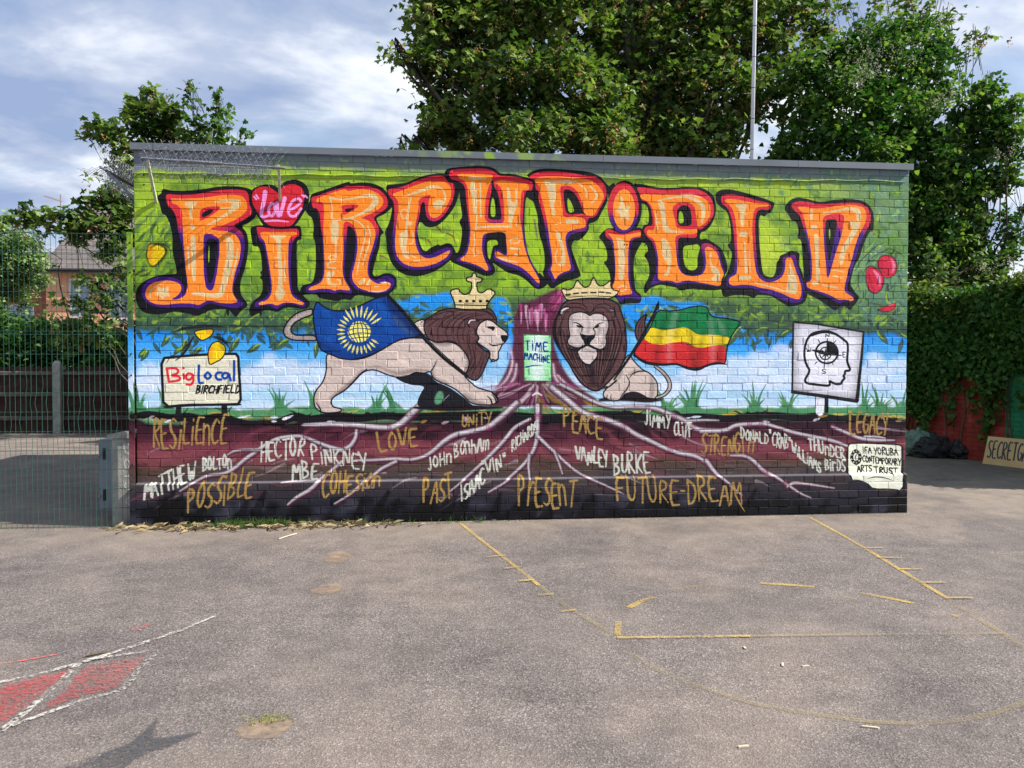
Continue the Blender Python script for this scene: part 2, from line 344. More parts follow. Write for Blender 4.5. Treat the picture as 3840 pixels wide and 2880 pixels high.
# ---- the painted earth: black lip, streaks and smudges
top = parse('505,1560 560,1552 640,1570 700,1562 760,1575 830,1560 900,1585 1000,1600 1060,1578 1110,1560 1160,1580 1260,1560 1340,1570 1440,1558 1520,1565 1700,1560 1900,1560 2050,1575 2200,1560 2340,1556 2480,1575 2600,1560 2740,1572 2800,1560 2900,1556 3010,1570 3060,1560 3140,1575 3220,1570 3300,1572 3396,1590')
stroke(SR, top, [22, 34, 22, 38, 26, 42, 28, 26, 34, 22], (20, 18, 24), 3, 1)
for i in range(150):    # ragged teeth of the black edge
    x = rnd.uniform(510, 3380); yb = float(np.interp(x, top[:, 0], top[:, 1])); dy = rnd.choice([-1, 1]); L = rnd.uniform(16, 46)
    dab(SR, x, yb+dy*6, L*rnd.choice([-1, 1]), rnd.uniform(6, 15), rnd.uniform(-.5, .5), (20, 18, 24), .95, 1.6)
for i in range(60):
    x = rnd.uniform(510, 3380); fill(SR, ell(x, rnd.uniform(1590, 1650), rnd.uniform(40, 120), rnd.uniform(8, 24)), (34, 18, 28), 9, .6, 0)
for i in range(70):     # pale scuffed streaks and thin feeder roots in the soil
    x = rnd.uniform(520, 3360); y = rnd.uniform(1600, 1860); sg = 1 if x > 1960 else -1; L = rnd.uniform(40, 150)*sg
    stroke(SR, [(x, y), (x+L*.5, y+abs(L)*rnd.uniform(.02, .3)), (x+L, y+abs(L)*rnd.uniform(.1, .5))], [rnd.uniform(5, 16), 6, 2], rnd.choice([(176, 160, 168), (120, 60, 84), (150, 128, 138), (70, 28, 46)]), 4, .45)
for i in range(26):
    x = rnd.uniform(520, 3360); leafdab(SR, x, rnd.uniform(1562, 1592), rnd.uniform(24, 60), rnd.uniform(6, 12), rnd.uniform(-.5, .2), rnd.choice([(210, 216, 236), (186, 150, 170), (226, 226, 240), (150, 118, 60)]), .85)
for i in range(90):
    x = rnd.uniform(505, 3390); y = rnd.uniform(1590, 1720); L = rnd.uniform(60, 200)
    an = rnd.uniform(.15, .6) if x > 1950 else rnd.uniform(-.7, -.2)
    dab(SR, x, y, L*(1 if x > 1950 else -1), rnd.uniform(6, 22), an, rnd.choice([(84, 30, 56), (140, 70, 80), (66, 24, 44), (110, 48, 66)]), .4, 9)
for i in range(120):
    x = rnd.uniform(505, 3390); y = rnd.uniform(1735, 1850)
    stroke(SR, [(x, y), (x+rnd.uniform(60, 240), y+rnd.uniform(-6, 8))], [4, rnd.uniform(8, 22), 4], rnd.choice([(36, 32, 40), (98, 86, 84), (92, 62, 50), (70, 52, 44), (120, 110, 112), (46, 42, 48)]), 8, .5)
for i in range(110):
    x = rnd.uniform(505, 3390); y = rnd.uniform(1868, 1990)
    fill(SR, ell(x, y, rnd.uniform(14, 44), rnd.uniform(12, 30)), rnd.choice([(9, 9, 13), (10, 10, 15), (8, 8, 12), (52, 52, 64), (60, 58, 70)]), 6, .85, 0)
for i in range(34):
    x = rnd.uniform(505, 3390); y = rnd.uniform(1830, 1900)
    stroke(SR, [(x, y), (x-rnd.uniform(10, 50), y+60), (x-rnd.uniform(30, 90), y+110)], [14, 34, 44], (9, 9, 13), 8, .8)
stroke(SR, [(505, 1812), (1250, 1803), (2000, 1792), (2700, 1782), (3390, 1774)], 6, (120, 120, 132), 5, .4)  # pale line along the plinth ledge: its sunlit edge painted into the mural colour

# ---- trunk
MAR = (88, 42, 62)
fill(L2, '110,330 200,330 350,250 480,190 540,300 440,480 430,700 490,880 560,1000 660,1110 900,1260 640,1300 300,1280 0,1300 -200,1290 -160,1200 -60,1060 10,920 60,720 64,480', MAR, 3)
for i in range(34):
    x = rnd.uniform(110, 420); y = rnd.uniform(330, 450)
    stroke(L2, [(x, y), (x+rnd.uniform(-10, 10), y+rnd.uniform(60, 170))], [rnd.uniform(12, 34), 3], rnd.choice([(176, 50, 126), (206, 100, 160), (128, 36, 92), (110, 30, 70), (220, 180, 200)]), 4, .75)
for i in range(26):
    x = rnd.uniform(440, 560); y = rnd.uniform(200, 320)
    stroke(L2, [(x, y), (x-rnd.uniform(30, 120), y+rnd.uniform(80, 170))], [rnd.uniform(10, 26), 3], rnd.choice([(150, 40, 100), (120, 50, 84), (196, 90, 140)]), 5, .6)
for s in ['40,760 60,900 0,1050 -120,1150', '470,1000 560,1100 700,1200 860,1260', '430,900 440,1020 520,1120', '90,900 80,1010 20,1100 -60,1180', '240,1160 140,1230 60,1330']:
    stroke(L2, s, [20, 40, 20], (176, 140, 160), 9, .7); stroke(L2, s, [8, 14, 6], (226, 208, 214), 5, .7)
for s in ['300,1200 330,1290 420,1320', '380,1180 480,1250 640,1290', '110,1270 60,1290 -20,1320', '700,1190 760,1260 900,1290', '-100,1230 -160,1260 -200,1270']:
    stroke(L2, s, [30, 60, 20], (150, 122, 34), 9, .8)
stroke(L2, '150,1270 330,1260 520,1270', [10, 22, 8], (26, 20, 26), 5, .8)

# ---- roots
for i in range(60):     # root flare fanning out from the foot of the trunk
    an = rnd.uniform(.12, 3.02); c_, s_ = math.cos(an), math.sin(an); r0, r1 = rnd.uniform(40, 160), rnd.uniform(200, 420)
    stroke(L2, [(290+c_*r0*1.4, 1060+s_*r0*.5), (290+c_*(r0+r1)*.8, 1080+s_*(r0+r1)*.36), (290+c_*(r0+r1)*1.3, 1100+s_*(r0+r1)*.5)], [rnd.uniform(10, 30), rnd.uniform(8, 22), 4], rnd.choice([(196, 178, 188), (150, 50, 110), (96, 30, 64), (60, 24, 42), (128, 104, 40), (170, 150, 160)]), 4, .6)
RC, RE = (204, 198, 204), (76, 26, 52)
def root(V, s, w, edge=True):
    P = parse(s)
    if edge: stroke(V, P+np.array([6, 9]), [v*1.25+8 for v in w], RE, 5, .85)
    w = [v*.84 for v in w]; stroke(V, P, w, (124, 110, 120), 4, .95); stroke(V, P-np.array([2, 4]), [max(v*.55*rnd.uniform(.8, 1.15), 3) for v in w], RC, 6, .95)
root(B3, '320,280 322,450 318,600 285,740 190,880 70,990 -30,1080 -190,1170', [60, 54, 46, 36, 28, 14])
root(B3, '235,790 228,900 240,1050', [36, 30, 16])
root(B3, '325,600 450,720 600,860 740,980 900,1050 1080,1130 1200,1190', [44, 38, 36, 26, 20, 6])
root(B3, '490,750 545,880 580,990', [34, 24, 14])
root(B3, '470,90 620,210 780,350 900,390 1050,430 1210,490 1340,580 1500,650 1660,730 1800,775 1960,800 2060,860 2150,970 2270,1080 2420,1200', [70, 76, 70, 60, 58, 50, 50, 44, 26, 10])
root(B3, '560,60 720,140 840,210 980,270 1140,300 1290,285 1420,290 1560,310 1700,370 1850,430 1960,530 2212,540', [40, 40, 34, 40, 52, 60, 56, 56])
root(B3, '1880,440 2040,430 2200,435', [36, 26, 14], False)
root(B4, '-60,545 200,540 290,485 400,472 600,465 750,510 900,560 1100,600 1300,640 1490,710', [50, 52, 46, 34, 40, 50, 30])
root(B4, '250,800 400,800 490,850 580,950 700,1010 810,1090', [18, 34, 50, 54, 40, 26])
root(B4, '820,1110 880,1070 1050,1090 1300,1130', [40, 36, 26, 8]); root(B4, '840,1110 960,1190 1060,1230', [30, 20, 4])
root(B4, '1300,500 1450,560 1600,625 1760,640 1950,642', [30, 42, 44, 40, 10]); root(B4, '1640,600 1760,600 1860,620', [26, 30, 8], False)
root(B4, '0,850 100,990 230,1090', [60, 46, 16])
root(B2, '1900,250 1750,390 1600,510 1400,550 1250,580 1130,660 1030,755 930,815 800,845 640,830 440,845 230,850', [64, 76, 56, 64, 60, 54, 44, 30, 36, 30, 24])
root(B2, '650,860 500,930 400,1020 300,1080 190,1190 20,1290', [40, 36, 28, 22, 8])
root(B2, '890,285 800,370 710,460 600,510 400,500 250,480 -60,470 -300,480', [70, 80, 70, 56, 60, 50, 34])
root(B1, '2212,265 2050,250 1900,265 1750,262', [30, 36, 22, 6], False)
root(B2, '240,540 235,610 180,700 90,742 0,745 -90,745', [36, 44, 54, 56, 50])
root(B1, '2160,520 2040,490 1900,435 1740,368 1510,390 1390,450 1280,530 1150,620 1050,710 950,765 770,780 640,850 500,940', [56, 46, 40, 34, 44, 40, 34, 32, 10])
root(B1, '1310,515 1060,520 980,570', [30, 24, 6])
root(B1, '2160,640 2050,740 1940,820 1850,920 1700,1000 1610,1080', [40, 44, 46, 40, 10])
root(B2, '2040,420 1880,500 1790,620 1700,720 1560,860 1420,990 1300,1090 1200,1170', [30, 44, 46, 34, 28, 8])
stroke(B1, '1540,850 1700,835 1930,828', [4, 10, 4], (214, 208, 214), 3, .8)
for V, cx_, cy_, an in [(B3, 990, 415, 1.3), (B3, 1210, 495, 1.1), (B3, 1690, 735, 1.1), (B3, 1460, 300, 1.3), (B3, 1730, 385, 1.1), (B3, 1920, 500, .8), (B4, 560, 468, 1.4), (B4, 440, 470, 1.4), (B2, 790, 375, 2.4), (B2, 575, 510, 1.5), (B2, 1600, 515, 1.6),
                        (B3, 322, 370, 0), (B3, 322, 400, 0), (B4, 610, 960, 1.0), (B4, 790, 1075, 1.0), (B4, 1310, 500, 1.0), (B1, 1780, 385, 1.0), (B2, 1820, 60, 2.2)]:
    for o in (-16, 2, 18):
        dx, dy = math.cos(an)*30, math.sin(an)*30; ox, oy = math.sin(an)*o, -math.cos(an)*o
        stroke(V, [(cx_-dx+ox, cy_-dy+oy), (cx_+ox+8, cy_+oy), (cx_+dx+ox, cy_+dy+oy)], [7, 9, 7], (132, 36, 92), 2, .85)
stroke(L2, '240,1185 280,1160 320,1185', [14, 20, 14], (230, 214, 220), 3, 1); stroke(L2, '285,1290 286,1330', 34, (216, 200, 212), 3, 1)

# ---- the big letters
RED, PUR, ORA, CRM = (208, 46, 62), (66, 28, 122), (246, 136, 38), (216, 196, 146)
def letter(V, k, c, o, ya, yb, holes=()):
    fill(V, k, K, 0, 1); g = vgrad(V, ya, yb, RED, PUR)
    fill(V, c, g, 0, 1)
    og = vgrad(V, 300, 1200, (245, 138, 40), (250, 140, 48))
    fill(V, o, og, 0, 1)
    for col, s in holes: fill(V, s, g if col == 'c' else K if col == 'k' else (152, 186, 42) if col == 'g' else og, 0, 1)
def cream(V, *S):
    for s in S:
        if isinstance(s, tuple): stroke(V, s[0], s[1], CRM, 2.0, .93)
        else: fill(V, s, CRM, 1.2, .93, 1)
letter(V1, '258,500 258,465 290,458 340,475 480,478 640,462 760,440 860,432 980,438 1040,452 1085,468 1110,520 1110,600 1130,660 1120,715 1060,770 985,798 1040,860 1055,960 1045,1080 1020,1200 985,1290 975,1370 990,1440 1040,1500 1050,1530 980,1580 940,1640 900,1595 870,1560 780,1555 700,1570 620,1610 590,1625 500,1600 380,1580 300,1600 180,1610 90,1590 45,1540 20,1470 25,1390 60,1330 150,1275 250,1245 380,1240 400,1225 385,1150 355,1030 360,900 340,800 300,700 262,690 240,600 215,525',
 '300,503 400,515 560,512 720,480 850,465 960,465 1030,475 1055,510 1060,600 1092,665 1060,715 920,790 925,805 1000,860 1022,950 1010,1060 980,1180 940,1280 915,1340 910,1400 930,1455 1010,1495 1000,1530 940,1555 800,1530 700,1500 640,1530 600,1560 540,1545 420,1540 300,1550 180,1530 110,1490 70,1420 80,1360 130,1300 220,1265 330,1262 420,1290 460,1340 465,1400 480,1405 495,1330 480,1230 465,1100 440,960 415,870 400,760 385,690 350,640 315,612 300,560',
 '345,548 345,548 480,548 600,545 720,530 840,512 940,515 1000,525 1035,570 1045,640 1015,690 930,745 830,790 700,820 730,838 850,845 930,870 975,930 985,1010 970,1110 930,1230 905,1340 905,1410 945,1475 960,1490 900,1510 780,1502 690,1475 640,1500 600,1525 540,1508 420,1505 300,1520 200,1515 130,1480 105,1430 120,1370 170,1320 260,1298 340,1298 410,1318 440,1350 435,1400 400,1440 345,1470 400,1475 470,1440 495,1380 495,1300 480,1200 470,1080 460,960 452,860 450,740 445,660 410,605 350,590', 800, 900,
 [('c', '612,640 700,620 795,618 790,645 720,700 620,752 605,745'), ('k', '630,680 680,650 728,648 730,665 690,700 640,720 625,710'),
  ('c', '645,870 720,872 780,910 790,960 785,1080 765,1220 740,1350 720,1390 690,1388 660,1360 645,1250 640,1100 642,950'), ('k', '680,915 740,912 775,950 772,1050 750,1180 725,1300 700,1328 680,1310 668,1200 665,1050 668,950'), ('g', '688,975 697,985 697,1100 690,1145 684,1100')])
cream(V1, '460,580 595,575 570,610 540,640 535,700 540,740 520,745 512,700 515,640 480,610', '525,880 565,885 572,950 572,1300 545,1310 530,1200 525,1000', ('500,1000 512,1200', 14), ('538,808 542,808', 44),
 '730,575 880,550 975,560 990,600 960,640 880,690 780,750 700,790 660,798 720,760 820,700 880,650 905,600 880,580 760,585', '835,895 870,890 915,930 920,1050 900,1180 870,1290 840,1370 825,1440 760,1460 640,1440 540,1430 530,1410 600,1400 720,1420 780,1410 800,1340 830,1200 855,1060 855,960', ('955,1010 940,1130 900,1260', 14), ('910,1080 960,1080', 10), ('800,640 880,630', 12),
 '215,1345 265,1375 330,1345 315,1400 345,1445 290,1440 265,1475 245,1435 190,1430 225,1400', ('155,1450 150,1400 200,1350 300,1310', [14, 10, 8, 4]))
# i with its heart
letter(V1, '1065,820 1115,795 1190,790 1500,795 1535,800 1545,925 1510,925 1495,950 1495,1100 1505,1300 1500,1345 1520,1400 1590,1470 1620,1500 1600,1555 1540,1560 1430,1540 1360,1560 1320,1590 1250,1570 1190,1570 1070,1640 1055,1560 1090,1490 1160,1440 1185,1380 1180,1290 1155,1275 1175,1250 1155,1220 1180,1210 1170,1080 1150,985 1090,985 1085,930',
 '1125,800 1200,815 1320,825 1420,825 1510,822 1518,890 1490,895 1455,950 1440,1100 1440,1260 1455,1400 1490,1450 1580,1500 1565,1548 1490,1520 1420,1510 1360,1525 1310,1565 1260,1530 1200,1520 1110,1552 1115,1490 1190,1470 1240,1420 1255,1350 1240,1220 1215,1080 1195,960 1145,925 1135,860',
 '1160,850 1300,858 1490,850 1500,880 1440,890 1420,940 1415,1100 1420,1260 1435,1400 1470,1460 1570,1505 1545,1525 1440,1495 1370,1500 1315,1530 1260,1505 1150,1525 1145,1500 1220,1480 1260,1430 1270,1350 1250,1200 1225,1050 1205,940 1165,900', 880, 930)
cream(V1, '1225,880 1400,880 1390,900 1350,920 1350,1050 1365,1200 1365,1380 1395,1400 1360,1480 1330,1480 1290,1410 1320,1380 1330,1200 1315,1000 1305,920', ('1290,1090 1330,1090', 12), ('1290,1160 1330,1160', 12), ('1385,1120 1385,1300', 12))
fill(V1, '1065,490 1110,445 1200,415 1290,425 1330,455 1360,410 1410,380 1480,372 1550,395 1595,440 1612,510 1605,590 1560,680 1500,770 1460,815 1400,830 1250,825 1190,800 1130,700 1080,620 1070,560', K)
fill(V1, '1085,540 1090,490 1130,450 1190,435 1250,445 1300,480 1330,505 1350,450 1400,422 1460,415 1520,430 1560,480 1565,550 1545,640 1490,740 1450,795 1400,805 1300,803 1240,795 1180,740 1120,650 1090,590', (204, 38, 52))
PK = (236, 152, 216)
for s, w in [('1205,490 1198,560 1165,700 1190,722 1240,700', [40, 34, 26, 20]), ('1265,590 1235,640 1245,700 1275,710 1300,660 1290,600 1265,590', 24), ('1315,590 1325,725 1360,650 1385,545', [30, 26, 34]),
             ('1385,545 1350,700', 24), ('1415,660 1480,630 1540,580 1520,545 1460,560 1415,640 1425,705 1480,715 1535,640', 22), ('1205,755 1310,748 1420,760', [14, 20, 8]), ('1105,530 1125,555', 14), ('1125,515 1145,548', 14), ('1545,515 1562,532', 16), ('1572,520 1592,540', 14)]:
    stroke(V1, s, w, PK, 1.5)
letter(V2, '175,375 200,345 350,300 500,245 585,222 590,245 700,230 820,240 920,280 985,350 1030,420 1035,480 985,530 940,565 860,600 870,640 910,710 945,755 905,780 900,850 890,920 870,980 840,1080 820,1180 840,1205 880,1205 920,1180 980,1170 1040,1190 1075,1240 1070,1310 1020,1370 980,1400 880,1440 760,1410 640,1400 600,1460 520,1440 460,1470 260,1430 240,1390 120,1390 50,1440 80,1300 180,1280 210,1250 235,1100 230,850 200,800 215,690 190,590 160,580 110,500 170,440',
 '180,385 240,375 350,335 480,295 565,265 570,275 700,268 820,280 900,310 960,370 985,430 975,490 930,530 830,590 850,640 890,700 885,780 860,880 820,980 790,1080 785,1180 800,1220 860,1250 890,1225 940,1205 1000,1205 1050,1240 1050,1300 1000,1350 950,1380 850,1385 740,1370 660,1345 610,1300 580,1250 590,1160 620,1050 640,940 650,830 640,740 600,690 560,680 555,760 545,900 540,1000 525,1130 540,1230 575,1300 615,1360 600,1390 520,1370 470,1365 430,1395 370,1370 270,1365 220,1380 130,1370 135,1310 200,1290 260,1270 300,1220 310,1100 305,900 300,760 285,700 275,560 240,495 200,500',
 '245,395 360,355 480,315 540,300 560,325 680,300 800,310 880,345 930,400 935,450 900,500 820,550 720,590 705,605 780,625 830,680 855,750 845,830 810,940 780,1030 765,1150 785,1230 850,1275 900,1290 940,1265 1000,1270 1015,1300 980,1345 900,1370 800,1365 690,1335 640,1290 610,1240 615,1160 645,1050 665,930 665,830 650,720 610,660 555,635 520,650 515,760 520,900 515,1050 510,1160 525,1240 600,1355 540,1350 470,1340 430,1360 380,1335 270,1335 210,1350 155,1350 170,1320 230,1300 290,1270 320,1200 325,1100 318,950 312,800 312,640 320,560 315,460 290,430 245,440 235,420', 720, 840,
 [('c', '495,470 570,460 680,462 670,490 590,540 515,580 510,530'), ('k', '530,515 560,500 620,500 615,515 570,540 545,538')])
cream(V2, ('375,390 500,415 620,400 720,375 830,370 860,410 840,460 790,510 700,560 600,600 500,620 395,620 400,540 395,460 385,400', [16, 18, 14, 26, 50, 62, 60, 40, 24, 14, 16, 18, 18, 14, 14]), '385,630 475,630 465,800 455,870 395,860 390,750',
 ('440,870 440,960 440,1060 360,1060 355,1120 440,1120', 14), ('365,1010 390,985 430,990 430,1030 380,1035 365,1010', 12), '350,1160 430,1150 420,1200 380,1220 385,1280 480,1290 440,1310 360,1300 340,1220', ('450,1240 490,1250 480,1290', 12),
 ('600,610 680,640 740,700 745,790 730,870 700,960 675,1080 660,1180', 13), ('770,680 800,760 790,850 760,950 720,1080', 13), ('745,760 800,760', 9), ('740,840 790,850', 9), ('710,930 765,940', 9), '670,1290 690,1250 740,1220 760,1235 720,1290', ('770,1290 790,1250', 24), ('845,1310 880,1310', 14))
stroke(V2, '900,1275 960,1268 1000,1285', [4, 16, 4], (250, 232, 210), 4, .9); stroke(V2, '780,1360 880,1368 960,1350', [4, 12, 4], (250, 232, 210), 4, .8)
letter(V2, '960,290 970,255 1060,250 1180,235 1280,190 1400,150 1520,138 1620,150 1680,200 1715,230 1725,310 1700,420 1660,510 1580,610 1500,680 1430,700 1370,690 1335,650 1310,640 1280,720 1310,860 1340,930 1380,950 1420,910 1510,870 1520,890 1590,860 1640,870 1670,920 1690,960 1640,1030 1560,1100 1450,1165 1300,1210 1180,1200 1080,1150 1010,1060 970,930 960,800 945,750 1000,640 1030,480 990,400',
 '975,300 1080,290 1170,265 1290,205 1400,175 1520,165 1610,180 1660,230 1675,310 1655,420 1600,520 1540,600 1470,640 1420,630 1380,590 1370,520 1365,440 1335,435 1320,480 1310,560 1285,680 1275,790 1300,900 1345,980 1420,985 1500,940 1600,900 1640,920 1655,970 1600,1040 1500,1105 1380,1135 1240,1145 1130,1105 1060,1040 1030,940 1025,800 1045,640 1050,500 1035,420 990,370',
 '1010,360 1130,315 1240,270 1380,225 1500,215 1590,230 1640,290 1635,390 1590,480 1530,570 1470,605 1420,590 1395,520 1410,400 1430,360 1400,365 1330,385 1295,420 1300,480 1285,580 1260,700 1260,830 1280,920 1310,980 1380,1025 1470,1010 1560,965 1615,935 1630,950 1590,1010 1490,1070 1370,1105 1240,1110 1140,1075 1080,1010 1055,920 1055,800 1070,650 1090,520 1090,430 1060,385', 520, 760)
cream(V2, ('1150,375 1300,330 1450,270 1540,290 1580,360 1570,440 1520,500', [8, 30, 36, 16, 18, 20, 10]), '1450,440 1500,410 1560,420 1550,480 1490,515 1450,480', ('1215,400 1190,520 1170,740', 20), ('1190,520 1130,510 1110,560 1140,610 1170,600', 12), '1105,745 1200,750 1175,850 1170,960 1210,1030 1160,1020 1120,950 1100,850', ('1208,660 1214,660', 40), ('1240,750 1245,860 1205,870', 11), ('1250,1045 1380,1032', [12, 8, 3]), ('1180,950 1240,1000 1270,1010', 12))
for s in ['1490,690 1540,750', '1590,760 1660,790 1680,870', '1400,830 1435,880', '900,990 985,1030']: stroke(V2, s, [22, 20, 8], (110, 44, 40) if s[0] == '1' else (100, 30, 74), 3, .8)
letter(V3, '-95,130 -60,85 100,68 300,58 420,80 490,145 600,140 720,170 830,195 840,300 800,370 750,380 735,640 745,800 775,980 830,1110 960,1230 985,1290 900,1345 840,1330 760,1250 680,1195 560,1170 460,1100 400,1060 440,1130 420,1190 340,1210 240,1170 100,1110 -20,1060 -50,1010 20,960 50,960 75,880 95,720 55,640 95,590 80,500 60,330 50,240 -50,240 -90,180',
 '-50,130 0,92 310,85 400,105 460,150 500,168 620,175 830,215 820,320 760,310 740,360 725,500 720,640 740,800 770,960 810,1050 915,1265 880,1325 850,1300 770,1210 680,1140 560,1100 450,1050 415,1020 430,920 445,920 480,935 530,980 555,970 550,870 530,740 460,730 350,745 325,850 320,950 340,1030 410,1140 350,1165 280,1130 180,1085 60,1060 20,1035 120,970 150,860 165,700 150,560 135,420 120,260 50,215 -30,200',
 '35,145 160,140 300,140 420,155 400,205 370,260 340,370 325,500 325,650 520,660 530,600 525,450 500,290 460,255 440,240 410,230 500,205 640,230 780,245 790,315 710,310 700,400 695,520 690,600 710,700 725,820 750,950 800,1080 905,1260 880,1285 800,1190 700,1105 560,1060 430,1010 435,935 550,1000 560,960 550,850 545,740 330,755 300,800 295,930 320,1030 370,1130 345,1155 290,1110 180,1065 50,1035 140,980 165,870 180,720 165,560 155,400 150,280 110,210 60,190', 560, 760,
 [('k', '395,215 415,205 420,270 470,350 500,560 500,625 360,615 358,560 370,430 400,300'), ('g', '405,375 430,430 440,590 388,590 385,480'), ('k', '345,790 360,765 500,765 520,850 520,930 490,900 440,900 400,940 390,1050 360,1040 335,950'), ('g', '355,835 450,825 470,880 415,885 400,940 380,1040 358,1000 350,900')])
cream(V3, '175,220 240,225 250,560 205,560 200,400 175,330', '135,165 350,185 340,200 180,205', ('242,560 235,720', 18), ('250,700 400,690 600,690', [16, 22, 20]), ('280,240 285,590', 14), ('240,300 290,300', 9), ('235,420 290,420', 9), ('215,770 225,880 205,930 220,1000', 12), ('240,930 265,960 240,990', 10),
 '560,280 585,290 600,440 650,440 640,300 665,300 660,480 630,560 600,680 575,680 570,480 555,380', ('585,845 600,820 680,815 695,845 650,865 600,862 585,845', 12), ('600,915 680,920', 26), ('640,985 665,985', 22), '450,1000 560,1030 700,1065 600,1060 520,1045', ('650,650 655,690', 9))
letter(V3, '745,160 850,100 960,85 1200,100 1400,120 1520,165 1580,240 1630,280 1600,340 1600,430 1560,500 1530,560 1500,620 1450,650 1400,660 1410,720 1350,800 1290,840 1250,830 1220,900 1260,1020 1300,1130 1330,1200 1280,1230 1180,1250 1080,1300 1030,1340 980,1300 920,1170 945,1120 950,1000 910,830 890,760 870,620 840,560 810,480 790,400 740,380 750,340 830,330 835,200',
 '760,190 850,130 980,115 1180,125 1380,165 1500,180 1570,250 1590,340 1580,400 1530,480 1480,590 1390,600 1385,740 1330,740 1220,770 1180,830 1190,900 1215,1000 1270,1150 1180,1170 1090,1210 1040,1285 1010,1230 965,1150 1015,1090 1000,960 970,830 945,650 915,520 880,400 890,320 855,310 850,240 840,200',
 '845,195 950,170 1150,175 1330,190 1430,210 1500,260 1560,340 1560,400 1510,480 1460,580 1390,575 1340,560 1250,600 1280,590 1370,610 1375,700 1300,710 1190,740 1160,800 1170,900 1200,1020 1225,1140 1150,1160 1090,1190 1055,1245 1035,1190 1005,1140 1030,1080 1020,960 995,820 980,680 950,520 910,380 890,260 845,230', 600, 740,
 [('c', '1100,280 1160,262 1230,272 1290,330 1330,420 1370,565 1130,605 1135,500 1110,350'), ('k', '1140,310 1190,300 1260,340 1310,430 1350,540 1380,575 1330,555 1170,570 1150,450'), ('g', '1180,380 1220,430 1260,540 1190,550')])
cream(V3, '925,210 1080,215 1200,205 1280,230 1200,250 1080,235 1060,240 1065,400 1040,480 1060,560 1060,580 1020,570 1010,480 985,350 960,260', ('1260,220 1380,300 1380,380', [8, 18, 12]), ('1420,270 1490,350 1480,410 1430,445', [14, 26, 18, 10]), ('1060,670 1120,650', 12), ('1190,640 1280,640', [50, 60, 40]), '1060,720 1110,760 1160,950 1165,1080 1120,1110 1080,1080 1120,1050 1120,920 1070,800', ('1080,930 1055,1000 1075,1070', 12))
fill(V3, '790,405 830,430 870,560 880,640 865,760 905,800 945,960 940,1080 900,1120 890,1190 840,1100 790,950 765,800 752,640 765,480', (150, 188, 42))
stroke(V3, '840,620 860,740 875,830', [18, 26, 6], (110, 50, 90), 4, .7); stroke(V3, '870,950 900,1050', [40, 60, 20], (176, 200, 40), 8, .6)
# second i
fill(V4, ell(395, 385, 178, 285), K, 0, 1, 0); fill(V4, '215,170 300,110 300,300 230,330', K)
fill(V4, '160,640 230,585 330,640 400,640 480,590 580,590 610,700 580,710 520,715 490,800 480,900 470,1050 475,1170 500,1240 570,1290 565,1370 500,1380 420,1370 350,1400 320,1340 290,1310 250,1200 240,1060 200,980 170,950 215,930 210,830 170,740 120,690', K)
letter(V4, '170,640 230,590 580,600 600,700 480,900 500,1240 560,1360 350,1390 260,1200 240,900', '185,620 240,600 310,640 380,655 440,640 500,620 565,615 580,690 500,700 470,730 450,830 450,950 450,1080 460,1200 500,1270 565,1310 560,1340 480,1320 400,1325 340,1370 300,1310 280,1200 290,1080 290,960 270,820 250,720 200,690',
 '195,630 270,660 400,670 520,640 570,640 560,680 470,690 440,740 430,850 430,1000 430,1120 450,1220 480,1280 400,1285 330,1300 260,1200 290,1160 300,1000 290,860 275,720 230,660', 690, 760)
fill(V4, ell(380, 384, 160, 262), vgrad(V4, 440, 540, RED, PUR), 0, 1, 0); fill(V4, ell(388, 405, 114, 212), vgrad(V4, 300, 1200, (245, 146, 50), (250, 140, 48)), 0, 1, 0)
cream(V4, '350,240 380,310 395,375 465,365 430,420 450,525 385,480 350,520 350,450 290,415 345,385', '300,690 400,720 400,900 385,1140 330,1140 330,900 325,750', ('325,1215 370,1190 415,1205 400,1245 350,1250', 14))
for x, y in [(275, 765), (392, 767), (418, 769), (540, 767)]: fill(V4, ell(x, y, 9, 9, 10), (10, 10, 10), 0, 1, 0)
